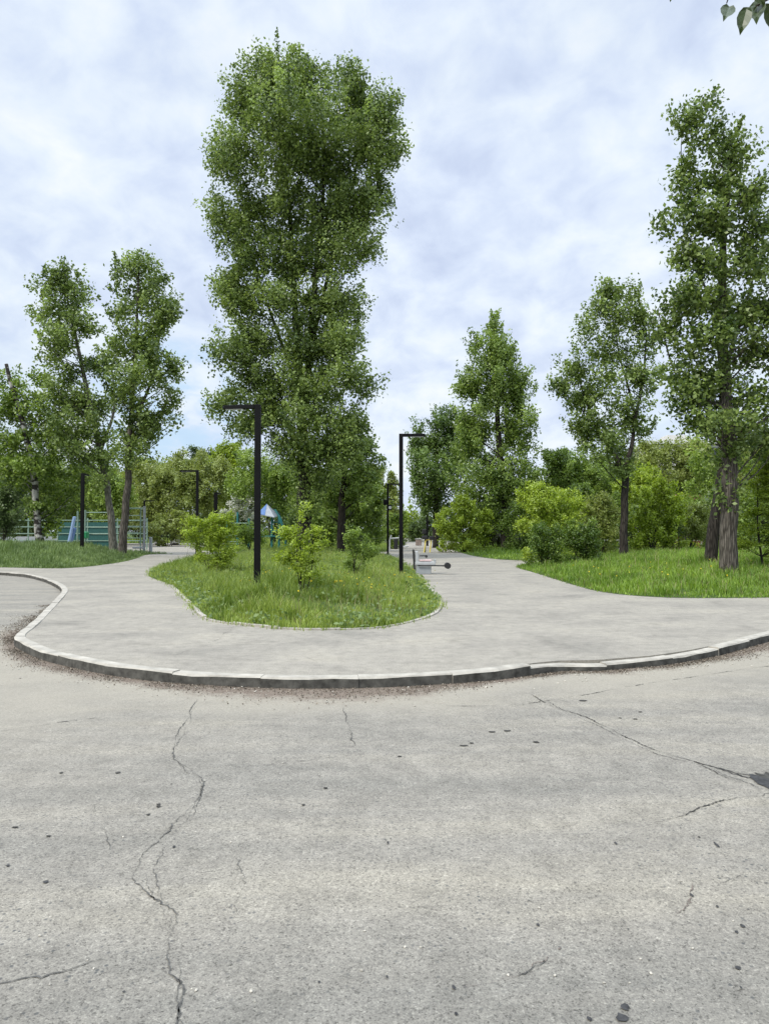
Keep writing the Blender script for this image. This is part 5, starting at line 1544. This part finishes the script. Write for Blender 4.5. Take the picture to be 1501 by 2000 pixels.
ef = np.array([X(175, 52), 52.0, 0.0])
er = thing('pull_up_frame', 'grey-green pull-up frame with a green seat near the pale poplar trunk', 'exercise frame', ef)
for px_, top in ((152, 998), (167, 996), (215, 1000)):
    mb = MB(); mb.tube([(X(px_, 52) - ef[0], 0, 0), (X(px_, 52) - ef[0], 0, Z(top, 52))], 0.06, 8); mb.build('post', M['greenpale'], er)
for py_, a_, b_ in ((1001, 167, 215), (1030, 167, 240), (1043, 180, 215)):
    mb = MB(); mb.tube([(X(a_, 52) - ef[0], 0, Z(py_, 52)), (X(b_, 52) - ef[0], 0, Z(py_, 52))], 0.035, 8); mb.build('bar', M['greenpale'], er)
mb = MB(); mb.box((X(170, 52) - ef[0], -0.1, Z(1045, 52)), (0.3, 0.4, 0.5), ch=0.06); mb.build('seat', M['greenp'], er)
sl = np.array([X(138, 53), 53.0, 0.0])
sr_ = thing('climbing_slide', 'blue climbing slide leaning in front of the teal boards', 'play frame', sl)
mb = MB(); mb.box((X(139, 53) - sl[0], 0, (Z(1010, 53)) / 2), (0.14, 0.3, Z(1008, 53) * 1.02), ry=0.20, ch=0.02); mb.build('slide_rail', M['bluelight'], sr_)
mb = MB(); mb.box((X(136, 53) - sl[0], 0.3, (Z(1030, 53)) / 2), (0.24, 0.4, Z(1030, 53)), ry=0.25, ch=0.02); mb.build('slide_bed', M['bluep'], sr_)

fd = 58.0
fr_ = thing('court_fence', 'sports court fence with teal boards below pale green rails', 'fence', (X(150, fd), fd, 0))
fo = X(150, fd)
xs = np.arange(X(-60, fd), X(300, fd), 2.4)
for x_ in xs:
    mb = MB(); mb.box((x_ - fo, 0, Z(1012, fd) / 2), (0.08, 0.08, Z(1012, fd))); mb.build('post', M['greenpale'], fr_)
for py_ in (1016, 1029, 1042, 1056):
    mb = MB(); mb.box(((xs[0] + xs[-1]) / 2 - fo, -0.065, Z(py_, fd)), (xs[-1] - xs[0], 0.05, 0.07)); mb.build('rail', M['greenpale'], fr_)
for i_ in range(len(xs) - 1):
    if xs[i_] + 1.2 < X(120, fd):
        mb = MB(); mb.box(((xs[i_] + xs[i_ + 1]) / 2 - fo, 0.0, 0.6), (2.30, 0.03, 0.9)); mb.build('board_panel', M['grey'], fr_)
    if not (X(120, fd) < xs[i_] + 1.2 < X(222, fd)):
        continue
    mb = MB(); mb.box(((xs[i_] + xs[i_ + 1]) / 2 - fo, 0.0, (0.15 + Z(1020, fd)) / 2), (2.30, 0.03, Z(1020, fd) - 0.15)); mb.build('board_panel', M['teal'], fr_)

cf = np.array([X(466, 54), 54.0, gz(X(466, 54), 54)])
cr_ = thing('play_climber', 'teal climbing frame with pale green bars below the blossom tree', 'play frame', cf)
for px_, top in ((444, 1010), (464, 1000), (486, 1012)):
    mb = MB(); mb.tube([(X(px_, 54) - cf[0], 0, -0.05), (X(px_, 54) - cf[0], 0, Z(top, 54) - cf[2])], 0.07, 8); mb.build('post', M['tealbright'], cr_)
for py_ in (1022, 1034, 1046, 1058):
    mb = MB(); mb.tube([(X(444, 54) - cf[0], -0.05, Z(py_, 54) - cf[2]), (X(486, 54) - cf[0], -0.05, Z(py_, 54) - cf[2])], 0.04, 8); mb.build('bar', M['greenpale'], cr_)

# playground with a blue and white roof and teal posts
pd = 56.0
pb = np.array([X(528, pd), pd, gz(X(528, pd), pd)])
pr_ = thing('playground_tower', 'playground tower with a blue and white roof, teal climbing arch and posts', 'playground', pb)
for px_ in (503, 531, 545):
    mb = MB(); mb.tube([(X(px_, pd) - pb[0], 0, -0.05), (X(px_, pd) - pb[0], 0, Z(1008, pd) - pb[2])], 0.085, 8); mb.build('post', M['tealbright'], pr_)
arch = [(536, 995), (546, 1010), (553, 1030), (557, 1055), (558, 1074)]
for dy_ in (-0.25, 0.35):
    mb = MB(); mb.tube([(X(a_, pd) - pb[0], dy_, max(Z(b_, pd) - pb[2], -0.05)) for a_, b_ in arch], 0.05, 8); mb.build('climbing_arch', M['tealbright'], pr_)
for a_, b_ in ((549, 1020), (554, 1036), (557, 1050)):
    mb = MB(); mb.tube([(X(a_, pd) - pb[0], -0.25, Z(b_, pd) - pb[2]), (X(a_, pd) - pb[0], 0.35, Z(b_, pd) - pb[2])], 0.035, 6); mb.tube([(X(531, pd) - pb[0], 0, Z(b_, pd) - pb[2]), (X(a_, pd) - pb[0], -.25, Z(b_, pd) - pb[2])], 0.035, 6); mb.build('rung', M['tealbright'], pr_)
mb = MB(); mb.box((X(519, pd) - pb[0], 0.2, 1.1 - pb[2]), (X(545, pd) - X(503, pd), 1.0, 0.08)); mb.build('deck', M['tealbright'], pr_)
apex = np.array([X(520, pd) - pb[0], 0.3, Z(984, pd) - pb[2]])
co = [np.array([X(504, pd) - pb[0], -0.5, Z(1004, pd) - pb[2]]), np.array([X(538, pd) - pb[0], -0.5, Z(1010, pd) - pb[2]]), np.array([X(541, pd) - pb[0], 1.1, Z(1006, pd) - pb[2]]), np.array([X(505, pd) - pb[0], 1.1, Z(1004, pd) - pb[2]])]
for i_, m_ in ((0, 'white'), (1, 'white'), (2, 'bluep'), (3, 'bluep')):
    a_, b_ = co[i_], co[(i_ + 1) % 4]
    th = np.array([0, 0, -0.05])
    mb = MB(); mb.add([a_, b_, apex, a_ + th, b_ + th, apex + th], [(0, 1, 2), (5, 4, 3), (0, 3, 4, 1), (1, 4, 5, 2), (2, 5, 3, 0)]); mb.build('roof_panel', M[m_], pr_)
mb = MB(); th = np.array([0, -0.02, 0.02]); q0, q1 = co[0] + th, co[0] * 0.55 + co[1] * 0.45 + th
mb.add([q0, q1, apex + th, q0 + [0, .02, .0], q1 + [0, .02, 0], apex + [0, 0.01, 0]], [(0, 1, 2), (0, 3, 4, 1), (1, 4, 5, 2), (2, 5, 3, 0)]); mb.build('roof_panel', M['bluep'], pr_)

# ------------------------------------------------------------------ white rail fence, house, apartment block
wd_ = 55.0
wr = thing('rail_fence', 'low white rail fence beyond the bright bank', 'fence', (X(1280, wd_), wd_, 0.0))
wx = X(1280, wd_)
for px_ in (1172, 1190, 1208, 1290, 1316, 1342, 1368):
    mb = MB(); mb.box((X(px_, wd_) - wx, 0, 0.45), (0.08, 0.08, 0.9)); mb.build('post', M['fencew'], wr)
for xa_, xb_ in ((1168, 1212), (1286, 1372)):
    mb = MB(); mb.box(((X(xa_, wd_) + X(xb_, wd_)) / 2 - wx, -0.065, 0.8), (X(xb_, wd_) - X(xa_, wd_), 0.04, 0.08)); mb.build('rail', M['fencew'], wr)

M['brickred'] = mat_simple('red_brown_wall', (0.13, 0.035, 0.028), 0.85, var=0.25, scale=3)
M['roofdark'] = mat_simple('dark_roof', (0.05, 0.045, 0.045), 0.8, var=0.2)
M['glassd'] = mat_simple('dark_window_glass', (0.03, 0.035, 0.04), 0.12, var=0.1, spec=0.6)
M['blockwall'] = mat_simple('pale_block_wall', (0.50, 0.485, 0.45), 0.9, var=0.08, scale=1.0)
M['parapet'] = mat_simple('white_parapet', (0.70, 0.70, 0.69), 0.8, var=0.06)
hd = 56.0
hb = np.array([X(1352, hd), hd, gz(X(1352, hd), hd)])
hr = thing('small_hut', 'small red-brown hut seen through the leaves behind the rail fence', 'hut', hb)
hz = Z(978, hd) - hb[2]
mb = MB(); mb.box((0, 1.0, hz / 2), (1.7, 2.0, hz)); mb.build('wall', M['brickred'], hr)
mb = MB()
rw, rh = 1.0, 0.55
mb.add([(-rw, -0.25, hz), (rw, -0.25, hz), (rw, 2.25, hz), (-rw, 2.25, hz), (-rw, 1.0, hz + rh), (rw, 1.0, hz + rh)], [(0, 1, 5, 4), (2, 3, 4, 5), (3, 0, 4), (1, 2, 5), (3, 2, 1, 0)])
mb.build('roof', M['brickred'], hr)
mb = MB(); mb.box((0.35, -0.02, hz - 0.75), (0.6, 0.06, 0.6)); wn_ = mb.build('window', M['white'], hr)
mb = MB(); mb.box((0.35, -0.06, hz - 0.75), (0.5, 0.03, 0.5)); mb.build('pane', M['glassd'], wn_)
mb = MB(); mb.box((-0.4, -0.03, 1.0), (0.7, 0.07, 2.0)); mb.build('door', M['roofdark'], hr)

ad = 112.0
ab = np.array([X(1410, ad), ad, 0.0])
arr = thing('apartment_block', 'pale flat-roofed apartment block showing above the trees', 'building', ab)
W_, top_ = 24.0, Z(862, ad)
xl = X(1278, ad) - ab[0]
mb = MB(); mb.box((xl + W_ / 2, 6, top_ / 2 - 0.3), (W_, 12, top_ - 0.6)); mb.build('wall', M['blockwall'], arr)
mb = MB(); mb.box((xl + W_ / 2, 6, top_ - 0.15), (W_ + 0.8, 12.8, 0.55)); mb.build('roof', M['parapet'], arr)
mb = MB(); mb.box((xl + 5, 5, top_ + 0.8), (3, 3, 1.3)); mb.build('roof_hut', M['blockwall'], arr)
fh = (top_ - 1.2) / 5
for fl_ in range(5):
    for c_i in range(9):
        xx = xl + 1.6 + c_i * 2.6
        zz_ = 1.2 + fl_ * fh + fh * 0.45
        mb = MB(); mb.box((xx, -0.02, zz_), (1.5, 0.08, 1.5)); wn_ = mb.build('window', M['parapet'], arr)
        mb = MB(); mb.box((xx, -0.07, zz_), (1.3, 0.04, 1.3)); mb.build('pane', M['glassd'], wn_)
